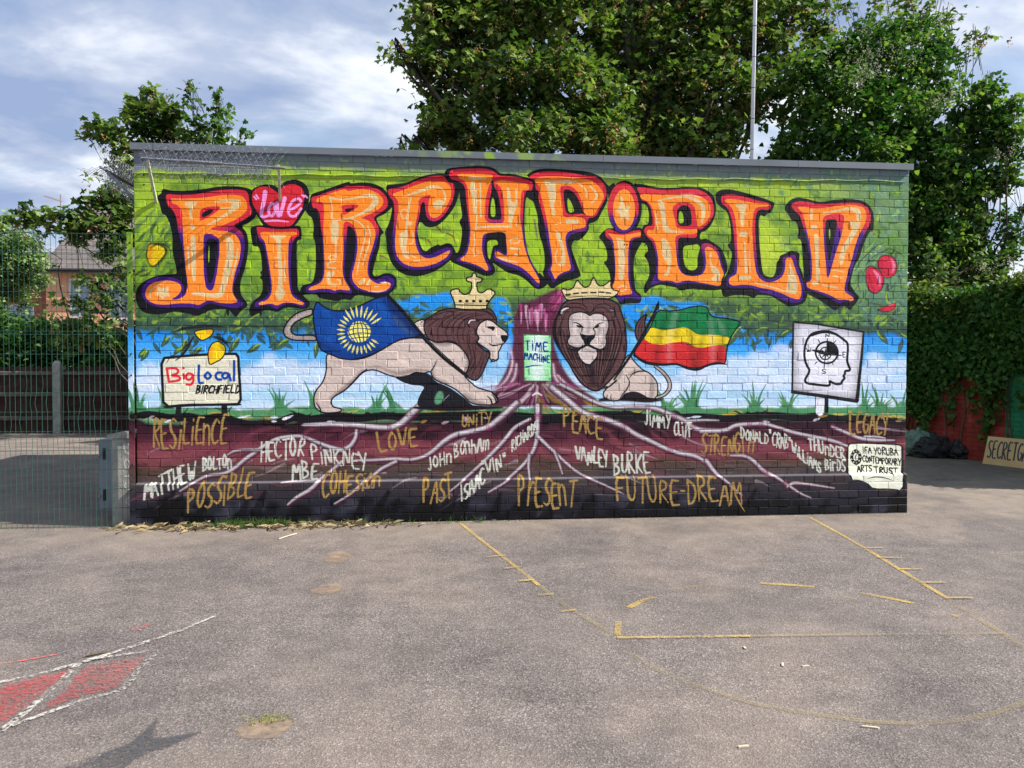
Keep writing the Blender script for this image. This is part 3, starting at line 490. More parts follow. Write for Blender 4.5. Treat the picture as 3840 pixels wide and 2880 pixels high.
letter(V4, '480,130 560,135 700,170 850,180 1050,165 1200,175 1290,230 1330,290 1345,400 1330,480 1290,570 1230,630 1180,640 1170,720 1240,700 1340,760 1400,810 1440,900 1470,1030 1430,1080 1410,1200 1400,1240 1200,1240 1100,1220 960,1250 940,1215 860,1200 760,1180 660,1215 600,1290 590,1200 650,1100 650,1000 630,930 590,880 640,830 620,760 560,740 560,650 590,560 640,560 650,450 620,350 560,340 545,260 510,200',
 '510,165 640,180 800,205 1000,190 1150,190 1250,240 1300,300 1325,400 1310,480 1250,560 1180,615 1145,600 1145,700 1050,695 950,690 945,780 955,900 965,1000 1000,1070 1100,1090 1190,1060 1220,980 1205,880 1180,770 1240,745 1340,790 1380,860 1400,960 1440,1060 1400,1100 1390,1210 1280,1190 1150,1175 1040,1160 940,1190 880,1160 780,1150 660,1190 670,1160 720,1060 725,940 710,830 690,740 620,680 590,620 620,575 690,570 680,460 660,370 620,320 570,310 550,240',
 '555,240 700,250 900,245 1080,245 1200,270 1270,330 1290,420 1270,500 1200,570 1150,590 1140,565 1145,600 1150,660 920,660 920,760 935,900 950,1010 1000,1080 1110,1100 1200,1080 1240,1000 1235,880 1220,800 1270,785 1340,830 1370,900 1395,1000 1430,1070 1395,1130 1390,1200 1280,1180 1120,1150 1040,1135 940,1165 870,1140 740,1140 740,1050 745,920 725,800 700,710 640,680 620,640 640,610 700,620 710,560 700,450 670,360 620,310 560,290', 690, 900,
 [('c', '895,370 950,330 1050,320 1120,370 1135,470 1150,575 1145,610 930,605 915,500 890,420'), ('k', '935,470 940,400 990,355 1040,360 1080,400 1090,500 1085,575 945,575'), ('g', '955,440 975,415 1000,450 1010,540 955,550'), ('g', '1000,780 1110,770 1150,760 1180,800 1150,880 1155,990 1120,1035 1050,1030 1015,980 1000,880')])
cream(V4, '730,300 800,310 820,450 830,560 870,620 1050,630 960,645 790,640 780,520 760,400', ('780,300 900,275 1050,270 1150,310 1210,370 1210,470 1190,545', [12, 20, 22, 40, 50, 40, 14]), '770,700 830,710 870,800 880,900 870,1000 850,1090 790,1090 840,1020 840,960 790,900 780,790', ('720,450 735,600', 14), ('720,540 770,540', 10), '1280,830 1300,870 1285,900 1300,980 1360,1010 1390,1080 1370,1150 1310,1150 1290,1110 1340,1090 1290,1040 1280,960', ('1150,1125 1290,1135', [4, 12, 4]))
stroke(V4, '980,250 1080,250 1180,275', [4, 16, 4], (250, 220, 200), 5, .8)
letter(V5, '-190,240 -140,200 -50,190 50,210 200,250 350,300 430,330 420,370 390,440 345,445 330,480 280,460 265,500 265,650 275,800 290,950 310,1080 400,1115 440,1060 450,940 475,930 480,880 560,850 600,825 690,850 685,900 680,970 715,1060 740,1150 765,1220 770,1300 730,1380 650,1400 580,1410 500,1370 400,1300 300,1290 240,1290 220,1330 160,1300 100,1290 0,1290 -100,1320 -130,1240 -110,1130 -60,1060 -30,960 -10,850 -70,770 -20,740 -30,560 -60,430 -120,390 -180,330',
 '-130,255 -20,245 100,265 250,310 395,340 380,410 300,400 260,410 230,460 225,620 235,800 245,950 270,1070 330,1130 430,1120 500,1060 520,980 505,900 560,890 640,865 655,920 670,1000 700,1090 735,1180 745,1270 715,1350 650,1375 560,1360 460,1310 350,1270 270,1260 200,1215 120,1215 20,1215 -70,1205 -75,1140 -30,1080 10,1060 20,950 15,800 5,640 -20,480 -60,380 -120,340',
 '-100,300 0,290 130,320 260,340 385,345 350,375 250,375 210,420 195,560 200,740 215,900 235,1050 270,1120 340,1160 430,1150 510,1100 540,1020 540,910 600,895 625,960 650,1050 690,1140 710,1230 700,1310 680,1335 600,1320 500,1270 380,1230 280,1215 200,1190 100,1180 0,1195 -50,1170 -40,1110 20,1085 40,1050 45,920 40,760 35,620 20,480 -10,390 -60,340', 660, 960)
cream(V5, '10,340 150,345 130,400 110,450 115,560 90,600 70,500 70,430 45,380', ('85,660 125,660', 52), ('115,740 125,900 135,1050', [18, 24, 34]), ('170,830 160,920', 12), ('170,930 175,1050', 10), ('75,1110 165,1110', [40, 62, 40]), ('220,1165 380,1200 560,1260', [10, 18, 14]), '590,930 600,1000 640,1080 670,1180 660,1280 590,1275 540,1250 560,1200 570,1060', ('100,450 150,450', 10))
letter(V5, '525,400 550,340 610,290 680,275 780,295 900,330 1050,300 1200,290 1320,305 1400,345 1450,420 1460,520 1450,640 1420,620 1370,720 1340,800 1310,900 1250,1000 1220,1120 1215,1180 1260,1260 1310,1310 1280,1370 1220,1430 1210,1450 1150,1400 1120,1425 1100,1410 1060,1460 960,1390 860,1320 780,1290 740,1240 745,1150 730,1130 725,1000 715,850 705,720 660,700 680,620 650,520 600,520 570,450',
 '595,355 640,325 700,315 800,330 900,350 1060,340 1200,330 1310,335 1380,370 1425,430 1425,540 1380,620 1330,720 1290,830 1260,940 1220,1060 1180,1190 1180,1240 1265,1300 1235,1370 1150,1350 1100,1380 1040,1345 940,1290 840,1250 760,1235 750,1150 795,1140 800,1000 780,820 755,680 720,560 690,460 630,410',
 '660,375 740,375 840,395 960,385 1080,365 1200,350 1310,360 1370,400 1385,480 1360,560 1300,670 1260,790 1220,950 1180,1080 1150,1220 1160,1260 1255,1320 1240,1355 1150,1330 1100,1345 1000,1290 880,1245 770,1220 755,1160 810,1150 820,1000 805,830 775,680 745,540 720,440 680,400', 540, 640,
 [('c', '925,480 1000,450 1080,440 1150,460 1150,520 1130,640 1080,800 1030,960 990,1110 970,1110 960,980 945,820 935,640'), ('k', '955,510 1040,500 1080,520 1070,600 1045,720 1020,850 1000,950 985,940 965,780 955,620'), ('g', '997,575 1008,640 1000,740 990,660')])
cream(V5, ('810,410 810,500', 28), ('825,585 850,585', 44), ('860,680 870,900 880,1120', [50, 40, 46]), ('835,1165 865,1165', 44), ('930,440 1080,415 1200,390 1300,420 1300,500', [16, 20, 30, 60, 50]), '1210,520 1330,530 1290,620 1220,740 1160,850 1140,970 1090,980 1110,840 1170,720 1240,600 1200,550', ('1040,1030 1150,1050', [10, 24, 12]), ('1040,1090 1130,1115', [20, 24, 8]), ('930,1185 1080,1215', 18))
# drips and leaves under the letters
for s in ['880,1560 870,1640 840,1560', '1180,1560 1170,1640 1140,1570']: fill(V1, s, K)

# ---- fruit
fill(V1, '135,960 200,945 300,990 320,1040 270,1110 190,1185 140,1160 112,1060', (28, 34, 26), 3); fill(V1, '145,975 200,965 285,1000 290,1050 250,1100 190,1165 150,1150 125,1060', (240, 204, 20), 1.5)
stroke(V1, '160,990 150,1060 165,1130', [30, 34, 14], (236, 140, 40), 8, .8); stroke(V1, '150,1000 215,960 300,970 350,1030', [6, 22, 20, 6], (40, 52, 36), 6, .9)
for x, y, L, w, an in [(30, 940, 120, 30, -.9), (60, 1080, 100, 22, 2.6), (150, 900, 90, 26, -1.5), (250, 900, 110, 22, -1.4), (210, 760, 130, 34, 1.9), (120, 860, 120, 26, 2.2), (290, 940, 80, 24, .6), (130, 1200, 160, 26, 2.6), (300, 1130, 80, 14, .1), (60, 1260, 130, 22, -.5)]:
    dab(V1, x, y, L, w, an, rnd.choice([(52, 84, 66), (40, 60, 50), (70, 100, 60)]), .8, 4)
CH = (206, 34, 66)
for i in range(22):
    a_ = rnd.uniform(-3, 0); dab(V5, 1500+rnd.uniform(-160, 240), 950+rnd.uniform(-120, 300), rnd.uniform(80, 200), rnd.uniform(8, 20), rnd.choice([1.4, 1.7, 1.2, -.8, 2.4]), rnd.choice([(46, 70, 52), (74, 104, 84), (150, 186, 50), (40, 52, 44)]), .8, 3)
for s in ['1260,1040 1330,920 1480,780 1560,750', '1520,880 1600,800 1700,840 1780,900', '1390,950 1460,880 1600,820', '1300,1050 1290,1180 1320,1260', '1700,1050 1740,1150 1740,1280', '1330,820 1350,880', '1600,830 1680,920 1710,1040']:
    stroke(V5, s, [4, 14, 4], (36, 46, 38), 2.5, .85)
fill(V5, '1375,990 1460,985 1535,1050 1572,1130 1550,1230 1480,1285 1410,1262 1368,1150', (30, 24, 26), 1.5); fill(V5, '1380,1000 1460,1000 1530,1060 1560,1130 1540,1220 1480,1270 1420,1250 1380,1150', CH, 1)
fill(V5, '1515,885 1580,868 1665,890 1705,980 1690,1075 1600,1125 1545,1100 1520,1030 1480,985', (30, 24, 26), 1.5); fill(V5, '1520,900 1580,880 1660,900 1695,980 1680,1070 1600,1115 1550,1090 1530,1030 1490,980', CH, 1)
stroke(V5, '1460,1040 1510,1100 1520,1180', [14, 40, 20], (236, 150, 190), 7, .8); stroke(V5, '1640,920 1670,980 1650,1050', [10, 34, 14], (232, 140, 180), 7, .8)
stroke(V5, '1410,1080 1420,1160 1460,1240', [24, 30, 20], (120, 16, 40), 8, .6); stroke(V5, '1530,950 1550,1040 1600,1090', [18, 24, 14], (130, 16, 44), 8, .6)
fill(V5, '1490,1440 1600,1395 1688,1360 1688,1425 1640,1462 1540,1468', (32, 26, 28), 1.5); fill(V5, '1500,1440 1600,1400 1680,1368 1680,1420 1640,1452 1540,1458', CH, 1.5); stroke(V5, '1600,1410 1660,1385', [8, 18, 6], (220, 110, 150), 5, .8)
stroke(V5, '1500,1445 1560,1440', [20, 26, 10], (40, 20, 30), 6, .8)

# ---- striding lion with the blue flag
SK, BR, TA = (206, 188, 180), (92, 62, 64), (158, 144, 140)
s = '300,385 230,400 150,430 80,490 38,560 30,610 60,655 130,680 230,680 340,685 325,632 200,632 140,632 105,605 98,560 140,510 220,470 300,445'
fill(L1, s, TA); stroke(L1, '290,420 200,445 120,500 75,570 80,620', [10, 26, 30, 24, 14], (186, 172, 168), 5, .8); outline(L1, s, 14)
fl = '340,312 400,370 480,405 560,410 660,395 760,350 870,295 965,270 1000,265 1160,430 1320,640 1200,655 1100,670 1000,730 850,810 720,850 640,860 520,840 420,790 370,760 335,660 310,520 305,400'
fill(L1, fl, (14, 68, 150)); cm = clipmask(L1, fl)
for q, w, c in [('1000,290 1100,430 1280,640', [90, 150, 90], (10, 30, 76)), ('420,400 500,560 440,700', [40, 60, 30], (26, 84, 168)), ('880,320 960,420 1000,560', [30, 60, 20], (24, 92, 180)), ('360,700 520,800 700,830 900,760', [50, 40, 40], (10, 40, 96)), ('1060,480 1140,560 1230,640', [10, 26, 6], (70, 96, 128))]:
    stroke(L1, q, w, c, 26, .75, clip=cm)
outline(L1, fl, 14)
YE = (240, 232, 112)
for k in range(28):
    an = math.radians(k*360/28+6); r0, r1 = 128, 205+(34 if 225 < (k*360/28+6) < 330 else 0)
    c_, s_ = math.cos(an), math.sin(an)
    if 330 < k*360/28 or k*360/28 < 18: continue
    stroke(L1, [(730+c_*(r0+8), 600+s_*(r0+8)), (730+c_*(r0+r1)/2, 600+s_*(r0+r1)/2), (730+c_*r1, 600+s_*r1)], [6, 22, 5], YE, 1.6, .95)
fill(L1, ell(730, 600, 106, 98, rot=-8), YE, 0, 1, 0); gm = clipmask(L1, ell(730, 600, 108, 100, rot=-8), 0)
for dx in (-78, -44, -8, 30, 64): stroke(L1, [(730+dx*.55-10, 500), (730+dx*1.15-4, 560), (730+dx*1.25, 620), (730+dx*.7+20, 700)], 9, (14, 50, 120), 1.4, 1, clip=gm)
for dy in (-56, -14, 30, 70): stroke(L1, [(620, 606+dy), (690, 582+dy*1.05), (760, 580+dy*1.02), (845, 592+dy*.8)], 9, (14, 50, 120), 1.4, 1, clip=gm)
# belly shade and far legs
fill(L1, '1040,1010 1180,1005 1260,970 1380,985 1430,1060 1560,1110 1700,1210 1760,1270 1830,1300 1500,1300 1280,1300 1260,1250 1300,1160 1340,1100 1200,1090 1120,1060', (28, 28, 36))
fill(L1, '1420,1240 1440,1170 1480,1140 1510,1180 1500,1250 1440,1275', (96, 150, 116), 2); stroke(L1, '1510,1230 1560,1180', [3, 14, 3], (200, 190, 200), 2, .9)
stroke(L1, '1240,1300 1500,1305 1800,1300 2050,1300', [20, 60, 50, 10], (30, 20, 28), 4)
bd = '425,820 430,950 400,1060 330,1140 310,1210 320,1300 375,1340 440,1350 560,1340 570,1310 490,1295 465,1250 490,1200 600,1140 680,1060 740,990 800,955 880,950 960,985 1060,1020 1180,1010 1250,970 1330,985 1390,960 1400,1010 1440,1050 1550,1095 1620,1130 1700,1200 1760,1260 1850,1275 1960,1275 2010,1240 2000,1190 1950,1150 1820,1120 1750,1060 1690,1000 1730,960 1750,870 1700,780 1640,720 1560,690 1440,700 1350,660 1310,660 1200,655 1080,680 950,760 820,830 700,860 560,850 450,800'
fill(L1, bd, SK); cm = clipmask(L1, bd)
for q, w, c, a in [('760,960 680,1050 560,1150 470,1210', [20, 40, 40, 30], (120, 100, 96), .7), ('790,930 900,920 1000,960 1100,990 1250,950 1360,960', [10, 30, 40, 30], (130, 112, 108), .7), ('1440,870 1400,960 1420,1030 1540,1080', [6, 26, 30, 30], (120, 104, 100), .7), ('1700,1180 1780,1250 1900,1270', [30, 50, 20], (120, 104, 100), .7),
                   ('1420,705 1520,720 1600,700', [20, 40, 20], (130, 112, 108), .7), ('1690,760 1740,880 1700,990', [16, 30, 20], (120, 104, 100), .7), ('460,870 600,880 760,890', [10, 30, 14], (178, 160, 152), .7), ('1000,820 1100,840 1180,900', [20, 60, 20], (226, 206, 192), .5), ('340,1150 330,1240 400,1330', [20, 14, 10], (150, 132, 126), .7)]:
    stroke(L1, q, w, c, 10, a, clip=cm)
outline(L1, bd, 13)
stroke(L1, '1445,865 1430,905 1395,960', [3, 8, 12], K); stroke(L1, '800,945 740,990 680,1060 600,1140 490,1205', [10, 20, 14, 8], K)
stroke(L1, '330,1250 365,1300 380,1345', [4, 14, 10], K)
nk = '1225,530 1265,500 1340,478 1345,640 1295,610'; fill(L1, nk, SK); outline(L1, nk, 12)
mn = '1325,560 1330,500 1400,450 1480,400 1580,380 1700,400 1850,395 1930,380 1975,430 2000,490 1990,540 1900,485 1840,520 1800,600 1840,660 1800,700 1870,760 1940,800 1920,850 1890,920 1860,1000 1800,1060 1700,1000 1735,950 1750,870 1700,780 1620,700 1560,680 1440,700 1370,670 1340,620'
fill(L1, mn, BR); cm = clipmask(L1, mn)
for q in ['1340,520 1440,440 1560,410 1700,430', '1350,560 1440,500 1560,450 1680,440', '1480,690 1440,600 1500,500 1600,440', '1550,680 1520,590 1570,500 1660,440', '1620,700 1580,620 1600,520 1700,450 1820,430', '1680,760 1630,660 1640,560 1700,480 1800,450 1900,440', '1740,850 1700,720 1680,620 1720,500', '1760,900 1760,780 1720,680 1740,590', '1790,960 1800,840 1770,720', '1760,1020 1800,940 1850,860 1870,790', '1830,1010 1860,900 1890,820', '1400,640 1390,560 1440,500', '1870,400 1950,430 1985,500', '1420,690 1400,620', '1800,410 1900,410 1960,460', '1700,1000 1770,940 1790,880']:
    stroke(L1, q, [4, rnd.uniform(10, 18), 5], (28, 22, 28), 3, .85, clip=cm)
for i in range(34):     # fine strands of the mane
    a_ = rnd.uniform(-2.9, -.7) if i < 18 else rnd.uniform(1.2, 2.1); 
    x, y = (rnd.uniform(1350, 1900), rnd.uniform(400, 660)) if i < 18 else (rnd.uniform(1690, 1900), rnd.uniform(720, 1000))
    dab(L1, x, y, rnd.uniform(60, 150), rnd.uniform(4, 8), rnd.uniform(2.0, 2.7) if i < 18 else rnd.uniform(1.5, 2.0), (28, 22, 28) if i % 3 else (126, 90, 88), .8, 1.6)
for q in ['1380,600 1400,540 1500,470', '1600,560 1640,500 1740,450', '1720,800 1690,680', '1820,900 1840,820']: stroke(L1, q, [3, 12, 3], (122, 84, 84), 4, .8, clip=cm)
outline(L1, mn, 13)
fc = '1900,485 1960,500 2000,540 2090,600 2105,640 2080,690 2045,720 2030,760 2010,790 2015,850 1960,880 1930,840 1940,790 1880,740 1810,695 1840,660 1805,610 1830,530'
fill(L1, fc, (214, 196, 188)); outline(L1, fc, 13)
cm = clipmask(L1, fc)
for q in ['1960,790 1960,860', '1850,720 1940,780', '1880,600 1860,560']: stroke(L1, q, [10, 30, 8], (120, 108, 104), 7, .7, clip=cm)
fill(L1, '2030,630 2095,630 2105,660 2075,700 2050,690 2038,665', K); fill(L1, '1895,550 1990,550 1965,598 1945,575 1920,570', K, 0, 1, 1)
stroke(L1, '1925,708 1960,728 2010,722 2055,710', [5, 18, 10, 6], K); stroke(L1, '1945,880 1960,850 1990,870 2012,850', 12, K)
stroke(L1, '1805,700 1850,730 1930,775', [6, 14, 8], K)
stroke(L1, '1835,500 1760,485 1725,525 1750,560', [16, 26, 22, 10], K, 3); stroke(L1, '1800,492 1755,492 1738,522', [6, 12, 8], (224, 214, 214), 2)
for q, w in [('1950,1160 1995,1200 2015,1250', [8, 18, 12]), ('1905,1190 1940,1215 1955,1265', [5, 14, 16]), ('1950,1175 1985,1215 1995,1262', [5, 14, 14])]: stroke(L1, q, w, K)
stroke(L1, '990,262 1120,400 1320,640', [30, 34, 26], K); stroke(L1, '1310,640 1500,830 1725,1010', [34, 44, 30], K); stroke(L1, '1330,655 1490,800 1560,870', [3, 7, 3], (110, 106, 116), 1.5, .7)
cr = '1570,225 1640,205 1655,240 1700,265 1750,250 1775,200 1772,160 1772,137 1725,130 1725,105 1775,100 1780,65 1800,65 1805,100 1860,110 1850,135 1808,140 1808,190 1820,240 1870,250 1920,205 1985,240 1940,290 1900,355 1900,390 1620,385 1620,350 1600,290'
outline(L1, cr, 26, sm=1); fill(L1, cr, (222, 202, 150), 0, 1, 1)
stroke(L1, '1610,352 1900,358', 11, K)
for x in (1662, 1722, 1785, 1848, 1910): fill(L1, ell(x, 317, 17, 13, 12), K, 0, 1, 0)

# ---- seated lion with the tricolour flag
tl = '1370,920 1440,970 1500,1050 1506,1120 1460,1180 1380,1208'
bd = '1130,800 1170,870 1250,950 1300,970 1350,1010 1395,1080 1390,1190 1370,1220 1290,1210 1230,1180 1130,1160 1080,1180 1050,1230 960,1240 890,1200 890,1160 940,1100 880,1120 960,1040 1030,960 1085,860'
stroke(L2, '860,1230 1100,1200 1300,1230 1420,1230', [30, 80, 60, 20], (28, 22, 28), 6)
fill(L2, bd, SK); cm = clipmask(L2, bd)
for q, w in [('1330,1020 1350,1120 1330,1200', [30, 60, 40]), ('1130,1000 1180,960 1240,960', [20, 30, 10]), ('1000,1060 1050,1000 1060,940', [20, 40, 20]), ('1110,1120 1060,1180', [20, 20])]: stroke(L2, q, w, (130, 118, 116), 12, .7, clip=cm)
outline(L2, bd, 13); stroke(L2, '1130,1030 1160,985 1220,962 1290,965', [5, 12, 12, 12], K); stroke(L2, '1100,1000 1138,1060 1110,1130 1060,1185 1040,1230', [8, 13, 10, 8], K)
for x in (930, 965): stroke(L2, [(x, 1180), (x-8, 1205), (x+2, 1235)], [5, 10, 8], K)
fill(L2, '1130,1150 1200,1150 1280,1190 1300,1215 1200,1210 1080,1220 1100,1180', (30, 26, 32))
stroke(L2, tl, [34, 44, 46, 30], K); stroke(L2, tl, [14, 22, 24, 10], (178, 168, 164))
tf = '1300,432 1235,470 1190,540 1182,620 1210,690 1250,650 1278,580 1270,500'
fill(L2, tf, BR); cm = clipmask(L2, tf)
for q in ['1210,660 1215,560 1250,480', '1235,660 1245,560 1258,490']: stroke(L2, q, [4, 12, 4], (34, 26, 32), 2, .9, clip=cm)
outline(L2, tf, 14)
gr, ye, re_ = (14, 118, 66), (228, 200, 30), (200, 44, 48)
fA = '1390,395 1480,412 1600,400 1700,370 1800,360 1850,375 1860,420 1900,465 2000,475 2100,490 2165,510 2110,580 2060,660 2025,760 2020,900 1950,880 1860,900 1760,945 1660,930 1570,890 1440,900 1280,880 1200,830 1165,800 1260,660 1330,550'
fill(L2, fA, gr)
fill(L2, '1330,550 1440,590 1530,575 1640,555 1710,590 1760,630 1900,625 2062,648 2040,720 1930,722 1800,750 1740,742 1680,700 1620,690 1540,700 1430,722 1330,712 1255,660', ye)
fill(L2, '1250,655 1330,710 1440,722 1540,698 1640,690 1720,738 1800,752 1920,722 2035,735 2020,900 1950,880 1860,900 1760,945 1660,930 1570,890 1440,900 1280,880 1200,830 1165,800', re_)
cm = clipmask(L2, fA)
for q, w in [('1480,440 1400,640 1380,880', [40, 50, 60]), ('1720,400 1700,640 1720,920', [24, 40, 60]), ('1820,600 1780,760 1760,920', [20, 60, 80]), ('2050,520 1980,680 1960,860', [20, 40, 50]), ('1600,420 1560,640', [20, 30])]:
    stroke(L2, q, w, (30, 24, 20), 22, .42, clip=cm)
for q in ['1560,420 1500,640 1500,860', '1880,500 1900,700 1900,860', '1950,500 2000,600']: stroke(L2, q, [20, 50, 30], (255, 255, 255), 26, .12, clip=cm)
outline(L2, fA, 13); stroke(L2, '1170,815 1280,890 1440,910 1570,895 1660,935 1760,950 1860,905 1950,888 2025,900', [14, 30, 16, 18, 28, 34, 18, 26, 10], K)
stroke(L2, '1395,330 1385,380 1270,610 1130,840 990,1040', [10, 26, 30, 28, 18], K); fill(L2, '1405,300 1375,360 1360,400 1410,400', K)
stroke(L2, '1010,1050 930,1120 870,1130', [18, 14, 4], K)
mn = '560,310 650,300 800,295 950,300 1030,340 1055,420 1090,520 1100,640 1105,760 1085,860 1030,960 960,1040 880,1120 830,1150 760,1130 680,1070 620,980 580,900 530,830 480,740 440,640 440,520 480,420 510,350'
fill(L2, mn, BR); cm = clipmask(L2, mn)
for k in range(76):
    t = k/75; x = 470+t*610; fx = 820
    q = [(x, 560+60*abs(t-.5)), (x+(fx-x)*.12+rnd.uniform(-8, 8), 760), (x+(fx-x)*.45+rnd.uniform(-8, 8), 960), (x+(fx-x)*.82, 1110)]
    stroke(L2, q, [4, rnd.uniform(7, 18), rnd.uniform(6, 14), 4], (30, 22, 28) if k % 4 else (122, 84, 82), 2, .85, clip=cm)
for q in ['760,440 700,380 600,370 540,420', '760,440 720,350 620,330 540,360', '760,440 820,380 900,370 960,430', '760,440 830,350 920,340 1000,390', '540,430 500,520 490,640', '960,440 1000,540 1010,680', '1000,430 1050,560 1060,700', '520,480 470,600 480,700']:
    stroke(L2, q, [5, 16, 6], (30, 22, 28), 2, .85, clip=cm)
outline(L2, mn, 16); stroke(L2, '480,420 440,520 438,640 480,740 530,830', [14, 40, 40, 14], K, 3)
fc = '570,470 600,430 680,415 740,430 765,455 800,430 870,430 930,470 945,540 930,600 912,640 922,690 910,740 870,765 820,760 842,790 830,840 790,880 770,905 720,895 680,860 650,830 650,780 690,752 620,745 565,715 560,680 585,640 570,560'
fill(L2, fc, (208, 194, 190)); cm = clipmask(L2, fc)
for q, w in [('600,440 590,540 600,620', [20, 36, 10]), ('690,540 660,590 680,620', [20, 36, 10]), ('850,560 860,600 830,630', [16, 34, 10]), ('930,480 925,560 900,640', [10, 30, 10]), ('580,700 640,740 700,720', [16, 26, 12]), ('900,650 890,720 840,750', [14, 30, 12]), ('740,440 760,540 750,600', [6, 16, 30]), ('720,760 760,770 800,780', [20, 30, 10])]:
    stroke(L2, q, w, (130, 116, 120), 12, .65, clip=cm)
outline(L2, fc, 12)
fill(L2, '672,615 740,632 818,625 815,655 775,690 768,720 715,720 712,690 690,660', K); stroke(L2, '725,655 750,645', [3, 10, 3], (120, 130, 150), 3, .8)
stroke(L2, '555,752 620,772 700,742 742,715 790,742 860,772 925,755', [10, 22, 24, 26, 24, 20, 8], K)
stroke(L2, '608,520 640,514 670,530 705,560', [6, 10, 14, 12], K); fill(L2, '635,535 690,545 695,562 655,560', K); stroke(L2, '895,516 860,520 830,540 800,572', [6, 10, 14, 12], K); fill(L2, '860,535 815,545 805,568 845,562', K)
stroke(L2, '695,565 690,600 680,620', [12, 6, 12], K); stroke(L2, '800,575 818,600 812,628', [12, 8, 12], K)
stroke(L2, '650,780 680,860 730,905 770,908 800,880 838,840', [10, 16, 16, 14, 12], K)
stroke(L2, '490,445 500,400 540,372 585,372', [22, 30, 26, 14], K); stroke(L2, '505,430 512,402 545,384 572,382', [14, 18, 14, 5], (216, 206, 206)); stroke(L2, '950,385 990,400 1005,440 985,470', [10, 20, 18, 8], K); stroke(L2, '960,398 985,405', [4, 9, 3], (190, 190, 200), 2)
cr = '505,205 570,225 620,200 650,125 680,170 720,200 770,180 800,95 820,150 850,185 900,180 960,130 950,180 980,220 1035,232 960,290 850,283 750,283 640,292 560,305 530,260'
outline(L2, cr, 24, sm=1); fill(L2, cr, (222, 202, 150), 0, 1, 1)
for a_, b_ in [((545, 258), (588, 254)), ((615, 250), (662, 244)), ((690, 242), (740, 240)), ((775, 239), (822, 239)), ((850, 234), (898, 236)), ((918, 240), (958, 244))]: stroke(L2, [a_, b_], 14, K)
stroke(L2, '560,288 660,276 800,268 960,276', 5, K); stroke(L2, '550,270 580,268', 8, K)
# panel on the trunk
pn = '155,622 410,632 412,1055 162,1052'
fill(L2, pn, (150, 222, 160), 1.5, 1, 0); cm = clipmask(L2, pn, 0)
stroke(L2, '285,700 285,1000', [150, 120], (226, 244, 240), 24, .85, clip=cm); outline(L2, pn, 7, (60, 70, 60), 0)
for x, y in [(170, 632), (398, 645), (172, 1034), (398, 1036)]: fill(L2, ell(x, y, 9, 9, 10), (80, 40, 50), 1, .9, 0)
TB = (16, 58, 140)
text(L2, 'TiME', 172, 772, 380, 776, 84, 14, TB); text(L2, 'MACHiNE', 165, 850, 398, 888, 66, 13, TB); stroke(L2, '175,925 260,908 345,910', [12, 10, 3], TB)

# ---- board on the left
for s, w in [('600,1400 592,1520', 70), ('1205,1380 1205,1520', 76), ('720,1420 670,1480', 14), ('1090,1410 1160,1440', 14), ('1300,1400 1250,1460', 14)]: stroke(S1, s, w, (26, 28, 30), 3)
pn = '370,755 550,735 780,715 960,705 1240,695 1390,695 1395,900 1410,1080 1425,1360 1250,1365 1000,1370 700,1370 400,1400 385,1100'
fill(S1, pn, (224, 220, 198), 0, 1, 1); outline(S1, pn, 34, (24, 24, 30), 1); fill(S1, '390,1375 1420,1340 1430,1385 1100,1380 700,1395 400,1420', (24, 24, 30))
RB, BB = (216, 48, 62), (18, 70, 164)
for s in ['445,890 470,1065', '440,890 560,882 600,920 580,960 490,982 600,990 625,1020 600,1050 480,1065', '665,965 668,1022', '660,882 664,886', '775,965 730,950 695,985 705,1035 750,1040 785,1000 790,965 798,1050 770,1105 705,1100']: stroke(S1, s, 31, RB, 1.3)
for s in ['868,850 862,1085 918,1080', '985,940 935,985 985,1035 1035,985 985,940', '1165,945 1110,942 1085,985 1110,1038 1160,1035', '1250,955 1205,945 1170,985 1205,1030 1250,1000 1262,950 1290,1045', '1335,790 1332,1048']: stroke(S1, s, 33, BB, 1.3)
text(S1, 'BIRCHFIELD', 822, 1222, 1400, 1214, 104, 22, K, .22, .05, .2)
stroke(S1, '480,420 620,370 760,345 1000,325 1280,345', [4, 30, 46, 40, 6], (30, 36, 38), 5); stroke(S1, '790,470 740,560 640,640 560,700 480,740 440,820', [10, 24, 20, 14, 18, 5], (30, 34, 34), 3); stroke(S1, '800,470 730,600 660,700 560,785', [8, 26, 34, 10], (28, 32, 32), 3)
leafdab(S1, 520, 700, 210, 66, -.62, (60, 90, 60)); dab(S1, 560, 650, 130, 30, -.6, (150, 180, 50), .9, 3); leafdab(S1, 60, 760, 190, 60, -.95, (58, 88, 60)); dab(S1, 90, 710, 110, 26, -.9, (150, 180, 50), .9, 3)
stroke(S1, '1060,470 1150,490 1240,560 1265,620', [30, 60, 40, 10], (32, 38, 38), 6)
for s, o in [('795,400 900,375 1060,362 1055,430 1000,480 910,525 850,480', 0), ('1045,550 1120,530 1180,560 1225,610 1210,700 1160,770 1080,810 1010,845 990,760 990,640', 1)]:
    fill(S1, s, (244, 206, 22)); cm = clipmask(S1, s)
    stroke(S1, '980,370 1050,400' if not o else '1010,620 1030,700 1010,760', [60, 50], (238, 140, 40), 16, .8, clip=cm)
    if o: stroke(S1, '1150,560 1190,640 1200,620', [20, 30], (60, 70, 30), 12, .6, clip=cm); stroke(S1, '1110,700 1060,760', [40, 50], (214, 200, 40), 12, .6, clip=cm)
    outline(S1, s, 16)
